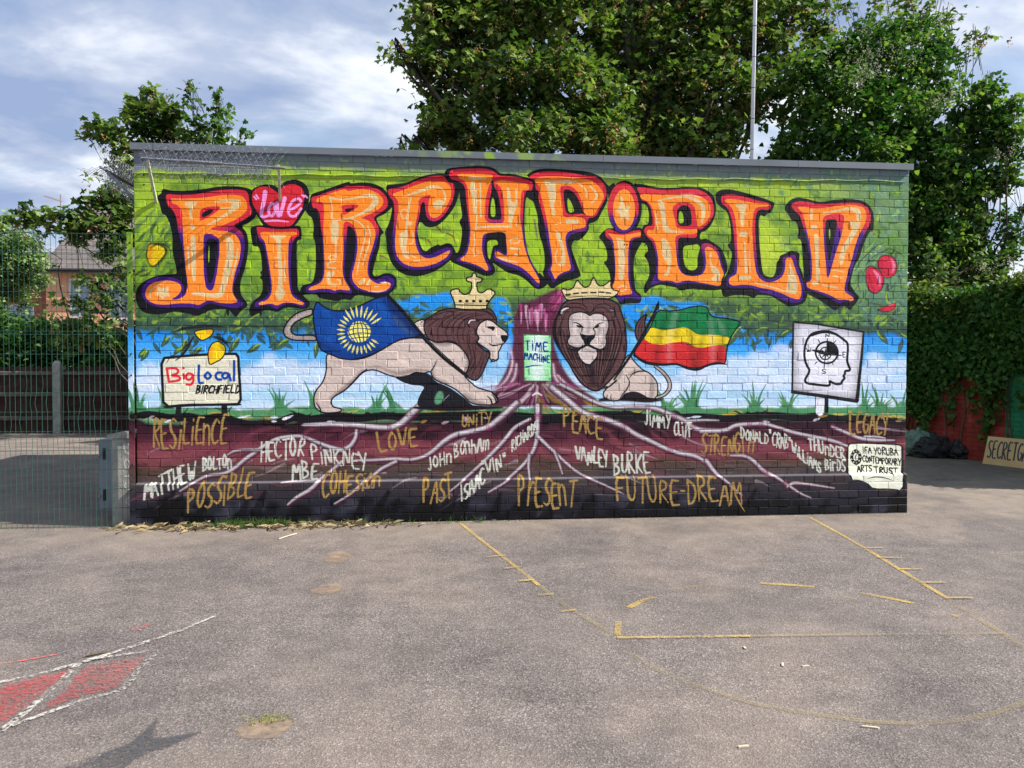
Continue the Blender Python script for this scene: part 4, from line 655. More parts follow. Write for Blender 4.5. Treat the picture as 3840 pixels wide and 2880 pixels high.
# ---- compass board on the right
stroke(S2, '1155,1080 1150,1270', 100, (222, 224, 236), 1.5); stroke(S2, '1230,1080 1226,1265', [50, 50], (24, 24, 28), 1.5); stroke(S2, '1104,1080 1098,1240', [10, 8], K)
pn = '845,240 1100,260 1400,310 1655,352 1640,600 1605,900 1572,1150 1300,1110 1000,1070 832,1035 838,700'
fill(S2, pn, (226, 226, 238), 0, 1, 0); cm = clipmask(S2, pn, 0)
for q in ['860,260 850,700 850,1040', '850,250 1250,300 1650,360', '1640,380 1600,900 1560,1140', '840,1030 1200,1080 1560,1140']: stroke(S2, q, [90, 80, 110], (96, 96, 104), 34, .55, clip=cm)
outline(S2, pn, 24, (24, 24, 28), 0); stroke(S2, '835,1045 1150,1085 1575,1150', [40, 44, 44], (24, 24, 28)); stroke(S2, '1655,360 1625,700 1580,1140', [26, 34, 50], (24, 24, 28))
hd = '955,940 1040,800 1000,740 970,650 975,540 1000,440 1060,370 1160,345 1260,350 1350,385 1430,445 1470,480 1475,560 1460,680 1480,740 1500,780 1490,800 1440,800 1440,840 1420,860 1440,885 1405,920 1400,950 1340,955 1290,935 1262,915 1268,975 1150,965'
fill(S2, hd, (232, 232, 243), 3, .9); outline(S2, hd, 30)
stroke(S2, '1040,400 1160,348 1260,350 1350,385', [24, 44, 40, 30], K)
stroke(S2, ell(1230, 590, 128, 124, 32), 24, K, 1.3, 1, 0, None, True); stroke(S2, ell(1215, 600, 66, 72, 20), 15, K, 1.3, 1, 0, None, True)
fill(S2, np.vstack([[(1222, 600)], ell(1228, 592, 132, 128, 16, -90, 12)]), K, 0, 1, 0)
stroke(S2, '1060,562 1150,580 1260,610', [14, 44, 30], K); stroke(S2, '1230,615 1395,622', 14, K); stroke(S2, '1215,610 1200,768', 13, K)
for an in range(0, 360, 45):
    c_, s_ = math.cos(math.radians(an)), math.sin(math.radians(an)); stroke(S2, [(1215, 604), (1215+c_*64, 604+s_*70)], [26, 4], K, 1.2)
for (a_, b_) in [((1130, 440), (1150, 475)), ((1238, 430), (1236, 460)), ((1335, 452), (1312, 480)), ((1095, 720), (1120, 695)), ((1305, 730), (1290, 700))]: stroke(S2, [a_, b_], 11, K)
text(S2, 'N', 1215, 415, 1265, 415, 42, 12, K); text(S2, 'W', 1000, 590, 1050, 585, 48, 12, K); text(S2, 'E', 1410, 645, 1445, 645, 64, 12, K); text(S2, 'S', 1172, 832, 1222, 832, 50, 12, K)

# ---- words sprayed over the roots
GO, WH = (158, 128, 72), (196, 198, 188)
def words(V, s, x0, y0, x1, y1, h, w, col, *a, **k):
    k.setdefault('soft', 1.6); text(V, s, x0, y0, x1, y1, h, w*1.12, col, *a, **k)
words(B1, 'RESiLiEnCE', 205, 480, 960, 485, 285, 19, GO, .04, .12, .16)
words(B1, 'POSSiBLE', 575, 1140, 1240, 985, 270, 20, GO, .10, .12, .16, h1=280)
words(B1, 'MATTHEW', 130, 1030, 640, 820, 175, 20, WH, -.06, .1, .16, h1=210)
words(B1, 'BOLTOn', 720, 750, 1020, 700, 120, 18, WH, .0, .14, .18)
words(B1, 'HECTOR', 1320, 620, 1765, 590, 195, 19, WH, .05, .12, .2)
words(B1, 'PiNKNEY', 1850, 625, 2430, 730, 165, 18, WH, -.06, .1, .2)
words(B1, 'MBE', 1650, 830, 1910, 810, 170, 20, WH, .02, .1, .2)
words(B1, 'COHESiOn', 1965, 1015, 2560, 880, 250, 20, GO, .06, .1, .2, h1=110)
words(B2, 'LOVE', 470, 755, 870, 700, 215, 22, GO, -.12, .1, .2, h1=190)
words(B2, 'JOHn', 985, 950, 1225, 860, 130, 16, WH, -.06, .1, .22)
words(B2, 'BOnhAm', 1255, 815, 1610, 730, 150, 16, WH, -.02, .1, .22)
words(B2, 'ISAAC', 1320, 1270, 1570, 1080, 165, 18, WH, .02, .1, .2)
words(B2, '"VIN"', 1540, 1010, 1800, 920, 150, 18, WH, -.12, .08, .22)
words(B2, 'RICHARDS', 1850, 760, 2120, 545, 118, 14, WH, -.05, .08, .2)
words(B2, 'UNiTY', 1330, 490, 1640, 480, 125, 15, GO, .02, .08, .22)
words(B2, 'PAST', 930, 1290, 1235, 1235, 250, 20, GO, .04, .1, .2)
words(B3, 'PrESEnT', 115, 1318, 700, 1313, 290, 22, GO, .0, .1, .16)
words(B3, 'PEACE', 590, 510, 990, 630, 215, 20, GO, -.02, .1, .2)
words(B3, 'VANLEY', 720, 850, 1060, 920, 165, 19, WH, -.04, .1, .2)
words(B3, 'BURKE', 1110, 985, 1490, 985, 205, 20, WH, -.05, .1, .2)
words(B3, 'JiMMY', 1430, 490, 1700, 500, 140, 16, WH, -.05, .1, .2)
words(B3, 'CLiFF', 1735, 590, 1930, 620, 150, 16, WH, -.02, .1, .24)
words(B3, 'FUTURE-DREAM', 1130, 1270, 2420, 1290, 255, 20, GO, -.03, .1, .18)
stroke(B3, '2350,1190 2400,1290 2450,1370', [16, 20, 4], GO, 1.5)
words(B4, 'STRENGTH', -60, 795, 480, 788, 205, 18, GO, .02, .1, .18)
words(B4, 'DONALD', 355, 620, 640, 680, 110, 15, WH, -.04, .08, .2)
words(B4, '"CRAB"', 650, 690, 880, 745, 150, 15, WH, -.02, .08, .2)
words(B4, 'WiLLiAMS', 890, 770, 1185, 985, 110, 16, WH, -.06, .08, .2)
words(B4, 'THUnDER', 1060, 740, 1440, 840, 120, 17, WH, -.06, .08, .2)
words(B4, 'BirDS', 1230, 945, 1440, 955, 120, 16, WH, -.02, .08, .2)
words(B4, 'LEGACY', 1480, 565, 1880, 572, 225, 19, GO, -.02, .1, .2)
# ---- cream plate at the right end
pn = '1470,1045 1470,720 1478,690 1510,672 1750,680 1990,690 2025,710 2025,800 2012,980 2000,1150 1890,1130 1700,1130 1650,1080 1560,1040'
outline(B4, pn, 30, (22, 22, 30), 1); fill(B4, pn, (234, 236, 216), 0, 1, 1)
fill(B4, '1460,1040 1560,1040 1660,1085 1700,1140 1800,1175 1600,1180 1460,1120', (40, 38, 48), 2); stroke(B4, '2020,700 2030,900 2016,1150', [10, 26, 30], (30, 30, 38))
text(B4, 'IFA', 1618, 772, 1710, 776, 66, 12, K, -.06, .05, .24); text(B4, 'YORUBA', 1735, 785, 1985, 800, 76, 14, K, -.06, .06, .2)
text(B4, 'CONTEMPORARY', 1618, 862, 2015, 900, 66, 13, K, -.06, .05, .14); text(B4, 'ARTS', 1562, 965, 1715, 965, 66, 14, K, -.04, .05, .2); text(B4, 'TRUST', 1740, 975, 1980, 990, 64, 15, K, -.04, .06, .2)
fill(B4, '1545,722 1600,770 1612,830 1590,880 1545,900 1500,860 1485,810 1505,760', K); fill(B4, ell(1547, 812, 26, 42), (234, 236, 216), 0, 1, 0); stroke(B4, '1560,775 1540,812 1548,850', [4, 14, 6], K)
for an in range(0, 360, 40): fill(B4, ell(1547+44*math.cos(math.radians(an)), 812+62*math.sin(math.radians(an)), 6, 8, 8), (234, 236, 216), 0, 1, 0)
stroke(B4, '1640,1030 1720,1010 1820,1020 1910,1050', [4, 12, 10, 4], K)
# ---- wear and roller texture of the paint
for c_ in range(3): CV[..., c_] *= (1 + (n3-.5)*.06 + (n2-.5)*.05)
CV += (np.random.RandomState(5).rand(TH, TW, 1).astype(np.float32)-.5)*.014*(.3+CV)
CV = np.clip(CV, .004, 1)

# ================================================================ materials
def image_from(cv, name):
    h, w, _ = cv.shape
    im = bpy.data.images.new(name, w, h, alpha=False, float_buffer=False); im.colorspace_settings.name = 'sRGB'
    a = np.clip(cv, 0, 1); a = np.where(a < .0031308, a*12.92, 1.055*a**(1/2.4)-.055)
    px = np.ones((h, w, 4), np.float32); px[..., :3] = a; im.pixels.foreach_set(px.ravel()); im.update(); im.pack()
    return im
class Mat:
    def __init__(s, name, rough=.7, spec=.5, color=(.5, .5, .5), metal=0.0):
        s.m = bpy.data.materials.new(name); s.m.use_nodes = True; s.nt = s.m.node_tree
        s.b = s.nt.nodes['Principled BSDF']; s.b.inputs['Roughness'].default_value = rough
        s.b.inputs['Specular IOR Level'].default_value = spec; s.b.inputs['Base Color'].default_value = (*color, 1); s.b.inputs['Metallic'].default_value = metal
    def n(s, t, **k):
        nd = s.nt.nodes.new(t)
        for a, b in k.items(): setattr(nd, a, b)
        return nd
    def l(s, a, b): s.nt.links.new(a, b)
    def pos(s):
        return s.n('ShaderNodeNewGeometry').outputs['Position']
    def noise(s, scale, detail=4, rough=.55, vec=None, dist=0, stretch=None):
        n = s.n('ShaderNodeTexNoise'); n.inputs['Scale'].default_value = scale; n.inputs['Detail'].default_value = detail
        n.inputs['Roughness'].default_value = rough; n.inputs['Distortion'].default_value = dist
        v = vec or s.pos()
        if stretch:
            mp = s.n('ShaderNodeMapping'); mp.inputs['Scale'].default_value = stretch; s.l(v, mp.inputs[0]); v = mp.outputs[0]
        s.l(v, n.inputs[0]); return n.outputs[0]
    def ramp(s, f, stops):
        r = s.n('ShaderNodeValToRGB'); e = r.color_ramp.elements
        while len(e) < len(stops): e.new(.5)
        for i, (p, c) in enumerate(stops): e[i].position = p; e[i].color = (*c, 1) if len(c) == 3 else c
        s.l(f, r.inputs[0]); return r.outputs[0]
    def mix(s, f, a, b, mode='MIX'):
        n = s.n('ShaderNodeMix', data_type='RGBA', blend_type=mode)
        for k, v in ((0, f), (6, a), (7, b)):
            if isinstance(v, (int, float)): n.inputs[k].default_value = v
            elif isinstance(v, tuple): n.inputs[k].default_value = (*v, 1)
            else: s.l(v, n.inputs[k])
        return n.outputs[2]
    def base(s, c): s.l(c, s.b.inputs['Base Color']); return s
    def bump(s, h, strength=.4, dist=.01, prev=None):
        n = s.n('ShaderNodeBump'); n.inputs['Strength'].default_value = strength; n.inputs['Distance'].default_value = dist
        s.l(h, n.inputs['Height'])
        if prev is not None: s.l(prev, n.inputs['Normal'])
        s.l(n.outputs[0], s.b.inputs['Normal']); return n.outputs[0]
def simple(name, c1, c2, scale=6, rough=.7, spec=.4, bump=.3, bd=.004, metal=0.0, detail=5):
    m = Mat(name, rough, spec, c1, metal); f = m.noise(scale, detail); m.base(m.ramp(f, [(.35, c1), (.65, c2)]))
    if bump: m.bump(m.noise(scale*6, 4), bump, bd)
    return m.m
mural_img = image_from(CV, 'mural_paint')
mm = Mat('mural_paint', .55, .16)
mp_ = mm.n('ShaderNodeMapping', vector_type='POINT'); sx, sz = 1/(TX1-TX0), 1/(TZ1-TZ0)
sp_ = mm.n('ShaderNodeSeparateXYZ'); cb_ = mm.n('ShaderNodeCombineXYZ'); mm.l(mm.pos(), sp_.inputs[0]); mm.l(sp_.outputs[0], cb_.inputs[0]); mm.l(sp_.outputs[2], cb_.inputs[1])
mp_.inputs['Scale'].default_value = (sx, sz, 1); mp_.inputs['Location'].default_value = (-TX0*sx, -TZ0*sz, 0)
mm.l(cb_.outputs[0], mp_.inputs[0]); ti_ = mm.n('ShaderNodeTexImage', image=mural_img, extension='EXTEND', interpolation='Linear'); mm.l(mp_.outputs[0], ti_.inputs[0])
mm.base(mm.mix(.10, ti_.outputs[0], mm.ramp(mm.noise(14, 5), [(.3, (.6, .6, .6)), (.7, (1, 1, 1))]), 'MULTIPLY'))
b0 = mm.bump(mm.noise(30, 5, .65), .55, .008); mm.bump(mm.noise(190, 3), .25, .002, b0)
MURAL = mm.m
GREYM = simple('fascia_grey', (.12, .14, .16), (.145, .165, .19), 3, .45, .5, .05)
# lime overspray on the fascia
fm = Mat('fascia_paint', .42, .5); f1 = fm.noise(5.5, 2, .5); sx_ = fm.n('ShaderNodeSeparateXYZ'); fm.l(fm.pos(), sx_.inputs[0])
def fmath(op, a, b):
    n = fm.n('ShaderNodeMath', operation=op, use_clamp=True)
    for i, v in enumerate((a, b)):
        if isinstance(v, (int, float)): n.inputs[i].default_value = v
        else: fm.l(v, n.inputs[i])
    return n.outputs[0]
near = fmath('SUBTRACT', 1.0, fmath('ABSOLUTE', fm_d := (lambda n: (setattr(n.inputs[1], 'default_value', 3.45), fm.l(sx_.outputs[0], n.inputs[0]), n.outputs[0])[2])(fm.n('ShaderNodeMath', operation='SUBTRACT')), 0.0))
mask = fmath('MULTIPLY', near, fm.ramp(f1, [(.48, (0, 0, 0)), (.56, (1, 1, 1))]))
fm.base(fm.mix(mask, fm.ramp(fm.noise(2, 4), [(.3, (.115, .135, .155)), (.7, (.15, .17, .20))]), (.24, .38, .04)))
FASCIA = fm.m
ROOFM = simple('roof_felt', (.05, .05, .055), (.08, .08, .085), 5, .9)
SIDEB = simple('side_brick', (.16, .07, .05), (.24, .11, .08), 5, .85)
STEEL = simple('galvanised_steel', (.13, .145, .165), (.24, .26, .29), 30, .45, .5, .1, .001, .3)
MAST = simple('white_painted_mast', (.72, .76, .82), (.80, .83, .88), 4, .35, .5, .05)
BAND = simple('dark_band', (.05, .05, .06), (.08, .08, .1), 9)
GREENW = simple('green_coated_wire', (.012, .060, .045), (.022, .09, .065), 8, .4, .5, 0)
BLACKM = simple('black_rubber', (.012, .012, .014), (.02, .02, .022), 9, .6)
CONC = simple('weathered_concrete', (.22, .22, .20), (.34, .33, .30), 8, .9, .3, .6, .006)
CABM = simple('cabinet_metal', (.16, .19, .22), (.20, .235, .27), 3, .5, .5, .05)
WOODF = simple('old_brown_fence_wood', (.030, .016, .014), (.065, .034, .028), 9, .9, .2, .6, .004)
RAILW = simple('grey_fence_rail', (.07, .06, .055), (.12, .10, .09), 9, .9, .2, .6, .004)
PEACH = simple('peach_render', (.78, .38, .22), (.84, .44, .27), 1.5, .9, .2, .2)
CHIM = simple('chimney_render', (.45, .20, .13), (.55, .34, .26), 2.2, .9, .2, .3)
SLATE = simple('slate', (.09, .078, .078), (.15, .13, .125), 3, .8, .3, .3)
UPVC = simple('white_window_frame', (.78, .78, .78), (.82, .82, .82), 4, .4, .5, 0)
GLASS = Mat('window_glass', .12, 1.0, (.26, .34, .42)).m  # pale blue sky reflection put into the pane's base colour
BRICKR = simple('far_red_brick', (.28, .09, .05), (.36, .14, .09), 6, .9, .2, .4)
BARK = simple('bark', (.040, .033, .026), (.09, .078, .064), 9, .9, .2, .8, .02)
TWIG = simple('twig_bark', (.07, .05, .035), (.12, .09, .06), 9, .9, .2, 0)
ANT = simple('aerial_metal', (.16, .12, .11), (.2, .16, .15), 4, .5)
def leafmat(name, stops, trans=.35, rough=.55, spec=.22, hue=(1.25, 1.45, .55)):
    m = Mat(name, rough, spec)
    at = m.n('ShaderNodeAttribute', attribute_name='tint'); c = m.ramp(at.outputs['Fac'], stops)
    m.base(c)
    tr = m.n('ShaderNodeBsdfTranslucent'); tint = m.mix(1.0, c, hue, 'MULTIPLY'); m.l(tint, tr.inputs[0])
    mx = m.n('ShaderNodeMixShader'); mx.inputs[0].default_value = trans
    m.l(m.b.outputs[0], mx.inputs[1]); m.l(tr.outputs[0], mx.inputs[2]); o = m.nt.nodes['Material Output']; m.l(mx.outputs[0], o.inputs[0])
    return m.m
SYC = leafmat('sycamore_leaf', [(0, (.022, .052, .014)), (.35, (.060, .115, .026)), (.7, (.125, .19, .042)), (1, (.20, .26, .09))])
IVY = leafmat('ivy_leaf', [(0, (.014, .048, .010)), (.5, (.036, .100, .020)), (.85, (.085, .165, .032)), (1, (.15, .23, .05))], .35)
IVYT = leafmat('sun_tinted_ivy_leaf', [(0, (.05, .09, .02)), (.6, (.09, .14, .03)), (1, (.18, .20, .06))], .35)  # lighter, yellower ivy: sunlight on the top growth put into the leaf colour
PALE = leafmat('pale_shrub_leaf', [(0, (.05, .10, .03)), (.5, (.10, .17, .06)), (1, (.19, .27, .10))], .3)
SEED = leafmat('winged_seed', [(0, (.20, .15, .05)), (.6, (.32, .22, .09)), (1, (.42, .22, .11))], .35, .7, .2, (1.3, 1.0, .7))
BLOS = leafmat('vine_blossom', [(0, (.24, .26, .18)), (1, (.42, .42, .34))], .3, .8, .1, (1, 1, .9))
GRASS = leafmat('grass_blade', [(0, (.04, .09, .02)), (1, (.10, .17, .05))], .35)
STRAW = leafmat('dry_straw', [(0, (.20, .15, .08)), (1, (.44, .36, .22))], .25, .8, .2, (1, .9, .7))

# ================================================================ mesh helpers
class MB:
    def __init__(s): s.v, s.f = [], []
    def box(s, x0, x1, y0, y1, z0, z1):
        n = len(s.v); s.v += [(x, y, z) for z in (z0, z1) for y in (y0, y1) for x in (x0, x1)]
        s.f += [tuple(n+i for i in q) for q in ((0, 2, 3, 1), (4, 5, 7, 6), (0, 1, 5, 4), (2, 6, 7, 3), (0, 4, 6, 2), (1, 3, 7, 5))]; return s
    def poly(s, pts): n = len(s.v); s.v += [tuple(p) for p in pts]; s.f.append(tuple(range(n, n+len(pts)))); return s
    def prism(s, pts, off):
        """closed polygon pts (3D) extruded by off"""
        n = len(s.v); k = len(pts); o = Vector(off)
        s.v += [tuple(p) for p in pts]+[tuple(Vector(p)+o) for p in pts]
        s.f.append(tuple(range(n, n+k))); s.f.append(tuple(range(n+2*k-1, n+k-1, -1)))
        for i in range(k): j = (i+1) % k; s.f.append((n+i, n+k+i, n+k+j, n+j))
        return s
    def tube(s, pts, r, seg=6, caps=True):
        P = [Vector(p) for p in pts]; R = r if isinstance(r, (list, tuple)) else [r]*len(P); n0 = len(s.v); up = Vector((0.0, 0.0, 1.0))
        for i, p in enumerate(P):
            d = (P[min(i+1, len(P)-1)]-P[max(i-1, 0)])
            d = d.normalized() if d.length > 1e-9 else Vector((0, 0, 1))
            a = d.cross(up if abs(d.z) < .92 else Vector((1, 0, 0))).normalized(); b = d.cross(a)
            for k in range(seg):
                t = 2*math.pi*k/seg; s.v.append(tuple(p+a*(R[i]*math.cos(t))+b*(R[i]*math.sin(t))))
        for i in range(len(P)-1):
            for k in range(seg):
                a0 = n0+i*seg+k; a1 = n0+i*seg+(k+1) % seg; s.f.append((a0, a1, a1+seg, a0+seg))
        if caps: s.f.append(tuple(n0+k for k in range(seg))[::-1]); s.f.append(tuple(n0+(len(P)-1)*seg+k for k in range(seg)))
        return s
    def blob(s, c, r, seg=12, rings=8, amp=.2, fr=2.0, seed=0, zmin=None):
        n0 = len(s.v); c = Vector(c)
        for i in range(rings+1):
            th = math.pi*i/rings
            for k in range(seg):
                ph = 2*math.pi*k/seg; d = Vector((math.sin(th)*math.cos(ph), math.sin(th)*math.sin(ph), math.cos(th)))
                q = 1+amp*mnoise.noise(d*fr+Vector((seed, 0, 0)))+amp*.6*abs(mnoise.noise(d*fr*3+Vector((seed, 5, 0))))
                p = c+Vector((d.x*r[0], d.y*r[1], d.z*r[2]))*q
                if zmin is not None: p.z = max(p.z, zmin)
                s.v.append(tuple(p))
        for i in range(rings):
            for k in range(seg):
                a = n0+i*seg+k; b = n0+i*seg+(k+1) % seg; s.f.append((a, b, b+seg, a+seg))
        return s
    def mesh(s, name, mat, smooth=False):
        me = bpy.data.meshes.new(name); me.from_pydata(s.v, [], s.f); me.update()
        if mat: me.materials.append(mat)
        if smooth: me.polygons.foreach_set('use_smooth', [True]*len(me.polygons))
        return me
    def build(s, name, mat, parent=None, smooth=False, **k):
        return link(name, s.mesh(name, mat, smooth), parent, **k)
def link(name, me, parent=None, **k):
    o = bpy.data.objects.new(name, me); COL.objects.link(o)
    if parent: o.parent = parent; o.matrix_parent_inverse = parent.matrix_world.inverted() if False else Matrix.Translation(-Vector(parent.location))
    for a, b in k.items(): o[a] = b
    return o
def thing(name, label, cat, loc=(0, 0, 0), group=None):
    o = bpy.data.objects.new(name, None); COL.objects.link(o); o.location = loc; o['label'] = label; o['category'] = cat; o.empty_display_size = .1
    if group: o['group'] = group
    return o
# geometry is always given in place coordinates; children are offset back by the parent's location in link()
def leaves(name, mat, parent, C, size, tmpl, seed=1, updir=.5, tint=None, droop=.0, out_from=None, **k):
    """C (n,3) leaf positions; one mesh of separate leaf faces, each with its own direction, size and tint"""
    rs = np.random.RandomState(seed); C = np.asarray(C, float); n = len(C)
    V0, F0 = tmpl; V0 = np.asarray(V0, float); kv = len(V0)
    nrm = rs.normal(size=(n, 3)); nrm /= np.linalg.norm(nrm, axis=1)[:, None]+1e-9
    nrm[:, 2] = np.abs(nrm[:, 2]); nrm += np.array([0, 0, updir])
    if out_from is not None:
        o = C-np.asarray(out_from)[None]; o /= np.linalg.norm(o, axis=1)[:, None]+1e-9; nrm += o*.8
    nrm /= np.linalg.norm(nrm, axis=1)[:, None]+1e-9
    a = rs.normal(size=(n, 3)); a[:, 2] -= droop; a -= nrm*(a*nrm).sum(1)[:, None]; a /= np.linalg.norm(a, axis=1)[:, None]+1e-9
    b = np.cross(nrm, a); s = size*rs.uniform(.65, 1.25, n)
    P = C[:, None]+(a[:, None]*V0[None, :, 0:1]+b[:, None]*V0[None, :, 1:2]+nrm[:, None]*V0[None, :, 2:3])*s[:, None, None]
    me = bpy.data.meshes.new(name); me.vertices.add(n*kv); me.vertices.foreach_set('co', P.reshape(-1).astype(np.float32))
    lens = np.array([len(f) for f in F0]); flat = np.concatenate([np.array(f) for f in F0])
    idx = (flat[None]+np.arange(n)[:, None]*kv).reshape(-1); tl = np.tile(lens, n); st = np.concatenate([[0], np.cumsum(tl)[:-1]])
    me.loops.add(len(idx)); me.loops.foreach_set('vertex_index', idx.astype(np.int32))
    me.polygons.add(len(tl)); me.polygons.foreach_set('loop_start', st.astype(np.int32)); me.polygons.foreach_set('loop_total', tl.astype(np.int32))
    t = rs.rand(n) if tint is None else np.clip(tint+rs.normal(0, .16, n), 0, 1)
    at = me.attributes.new('tint', 'FLOAT', 'POINT'); at.data.foreach_set('value', np.repeat(t, kv).astype(np.float32))
    me.materials.append(mat); me.update(calc_edges=True); me.validate()
    return link(name, me, parent, **k)
T_SYC = ([(0, 0, 0), (.06, .22, .03), (-.02, .50, .0), (.26, .40, .05), (.46, .55, .0), (.50, .27, .05), (.98, 0, -.06), (.50, -.27, .05), (.46, -.55, .0), (.26, -.40, .05), (-.02, -.50, .0), (.06, -.22, .03)],
         [(0, 1, 2, 3, 4, 5, 6), (0, 6, 7, 8, 9, 10, 11)])
T_OVAL = ([(0, 0, 0), (.45, .30, .08), (1, 0, 0), (.45, -.30, .08)], [(0, 2, 1), (0, 3, 2)])
T_IVY = ([(0, 0, 0), (.1, .45, .06), (.5, .34, .03), (1, 0, -.05), (.5, -.34, .03), (.1, -.45, .06)], [(0, 3, 2, 1), (0, 5, 4, 3)])
def crown_points(blobs, dens, seed, clump=.33, per=34, flat=.6, shell=.25):
    """blobs: (centre xyz, radius, [squash]) -> leaf positions gathered in branch-end clumps with gaps between"""
    rs = np.random.RandomState(seed); out = []; tt = []
    for bl in blobs:
        c, r = np.array(bl[0], float), bl[1]; sq = bl[2] if len(bl) > 2 else (1, 1, 1)
        n = max(int(dens*r*r), 20); m = max(n//per, 2)
        d = rs.normal(size=(m, 3)); d /= np.linalg.norm(d, axis=1)[:, None]
        cc = d*(rs.uniform(shell, 1, m)**.6)[:, None]*r*np.array(sq)+c
        ct = rs.uniform(.0, .95, m)
        w = rs.randint(0, m, n); g = rs.normal(size=(n, 3))*np.array([1, 1, flat])*clump*rs.uniform(.5, 1.1, m)[w][:, None]
        out.append(cc[w]+g); tt.append(ct[w])
    return np.vstack(out), np.concatenate(tt)
def PB(px, py, rp, Y, sq=(1, 1, 1)):
    c = at_y(px, py, Y); return (c, rp/FPX*(Y-CAM[1]), sq)
def limbs(mb, base, blobs, seed, r0=.22, keep=1.0):
    rs = random.Random(seed); base = Vector(base)
    for bl in blobs:
        c = Vector(bl[0]); h = c-base; s0 = base+Vector((h.x*.12, h.y*.12, h.z*rs.uniform(.30, .62)))
        L = (c-s0).length; md = (s0+c)/2+Vector((rs.uniform(-.1, .1)*L, rs.uniform(-.1, .1)*L, rs.uniform(-.02, .14)*L))
        if rs.random() > keep: continue
        path = []
        for q in range(9):
            t = q/8; p = (s0.lerp(md, t*2) if t < .5 else md.lerp(c, t*2-1)); wv = mnoise.noise_vector(p*1.3+Vector((seed, 0, 0)))*(.16*L*math.sin(math.pi*t)); path.append(p+wv)
        mb.tube(path, [r0*(.5-.44*q/8) for q in range(9)], 6, False); md = path[5]
        for q in range(4):
            e = c+Vector((rs.uniform(-1, 1), rs.uniform(-1, 1), rs.uniform(-.6, 1)))*bl[1]*.85
            mb.tube([md.lerp(c, rs.uniform(.3, 1)), (c+e)/2+Vector((0, 0, .05*L)), e], [r0*.12, r0*.08, r0*.03], 4, False)

# ================================================================ ground
gm = Mat('asphalt', .9, .25)
P_ = gm.pos()
vo = gm.n('ShaderNodeTexVoronoi'); vo.inputs['Scale'].default_value = 135; gm.l(P_, vo.inputs[0])
sp = gm.n('ShaderNodeSeparateColor'); gm.l(vo.outputs['Color'], sp.inputs[0])
stone = gm.ramp(sp.outputs[0], [(0, (.070, .060, .058)), (.45, (.124, .108, .104)), (.88, (.172, .151, .145)), (1, (.28, .255, .245))])
fine = gm.ramp(gm.noise(300, 3), [(.36, (.66, .66, .66)), (.66, (1.28, 1.28, 1.28))])
stone = gm.mix(1.0, stone, fine, 'MULTIPLY')
big = gm.noise(.55, 5, .6); dust = gm.ramp(big, [(.46, (0, 0, 0)), (.72, (.5, .5, .5))])
stone = gm.mix(dust, stone, (.215, .18, .155)); sy = gm.n('ShaderNodeSeparateXYZ'); gm.l(P_, sy.inputs[0]); mr = gm.n('ShaderNodeMapRange'); gm.l(sy.outputs[1], mr.inputs[0]); mr.inputs[1].default_value = -1.1; mr.inputs[2].default_value = -.05; mr.inputs[3].default_value = 0; mr.inputs[4].default_value = .62
nz_ = gm.n('ShaderNodeMath', operation='MULTIPLY', use_clamp=True); gm.l(mr.outputs[0], nz_.inputs[0]); gm.l(gm.ramp(gm.noise(1.8, 5, .65), [(.36, (.15, .15, .15)), (.6, (1.3, 1.3, 1.3))]), nz_.inputs[1])
stone = gm.mix(nz_.outputs[0], stone, (.20, .165, .135))
dark = gm.ramp(gm.noise(.9, 4, .6, None, .6), [(.32, (.74, .74, .77)), (.58, (1.05, 1.035, 1.02))])
stone = gm.mix(1.0, stone, dark, 'MULTIPLY'); mid = gm.ramp(gm.noise(5, 4), [(.3, (.82, .82, .82)), (.7, (1.13, 1.12, 1.11))])
gm.base(gm.mix(1.0, stone, mid, 'MULTIPLY'))
gb = gm.bump(vo.outputs['Distance'], .55, .005); gm.bump(gm.noise(3.0, 4), .15, .03, gb)
g = MB(); g.poly([(-400, -60, 0), (400, -60, 0), (400, 600, 0), (-400, 600, 0)])
go = g.build('ground', gm.m); go['kind'] = 'structure'

def worn(name, c, lo=.40, hi=.56, scale=38, seed=0.0, c2=None, amax=1.0, fade=0.0):
    m = Mat(name, .8, .3, c); vec = m.pos(); mp = m.n('ShaderNodeMapping'); mp.inputs['Location'].default_value = (seed, seed*2, 0); m.l(vec, mp.inputs[0])
    f = m.noise(scale, 5, .75, mp.outputs[0]); f2 = m.noise(2.1, 3, .5, mp.outputs[0])
    ad = m.n('ShaderNodeMath', operation='MULTIPLY_ADD'); m.l(f2, ad.inputs[0]); ad.inputs[1].default_value = .55; m.l(f, ad.inputs[2])
    src = ad.outputs[0]
    if fade:
        at = m.n('ShaderNodeAttribute', attribute_name='fade'); f3 = m.n('ShaderNodeMath', operation='MULTIPLY_ADD'); m.l(at.outputs['Fac'], f3.inputs[0]); f3.inputs[1].default_value = fade
        f4 = m.n('ShaderNodeMath', operation='SUBTRACT'); m.l(src, f4.inputs[0]); f4.inputs[1].default_value = fade; m.l(f4.outputs[0], f3.inputs[2]); src = f3.outputs[0]
    r = m.ramp(src, [(lo+.27, (0, 0, 0)), (hi+.27, (amax, amax, amax))])
    if c2: m.base(m.ramp(m.noise(1.6, 4), [(.35, c), (.65, c2)]))
    tr = m.n('ShaderNodeBsdfTransparent'); mx = m.n('ShaderNodeMixShader'); m.l(r, mx.inputs[0]); m.l(tr.outputs[0], mx.inputs[1]); m.l(m.b.outputs[0], mx.inputs[2])
    m.l(mx.outputs[0], m.nt.nodes['Material Output'].inputs[0]); return m.m
YEL = worn('worn_yellow_paint', (.44, .31, .09), .34, .66, 60, amax=.95); YELF = worn('faded_yellow_paint', (.30, .24, .12), .38, .72, 70, 3.3, amax=.55); WHT = worn('worn_white_paint', (.42, .40, .37), .44, .60, 55, 5.1)
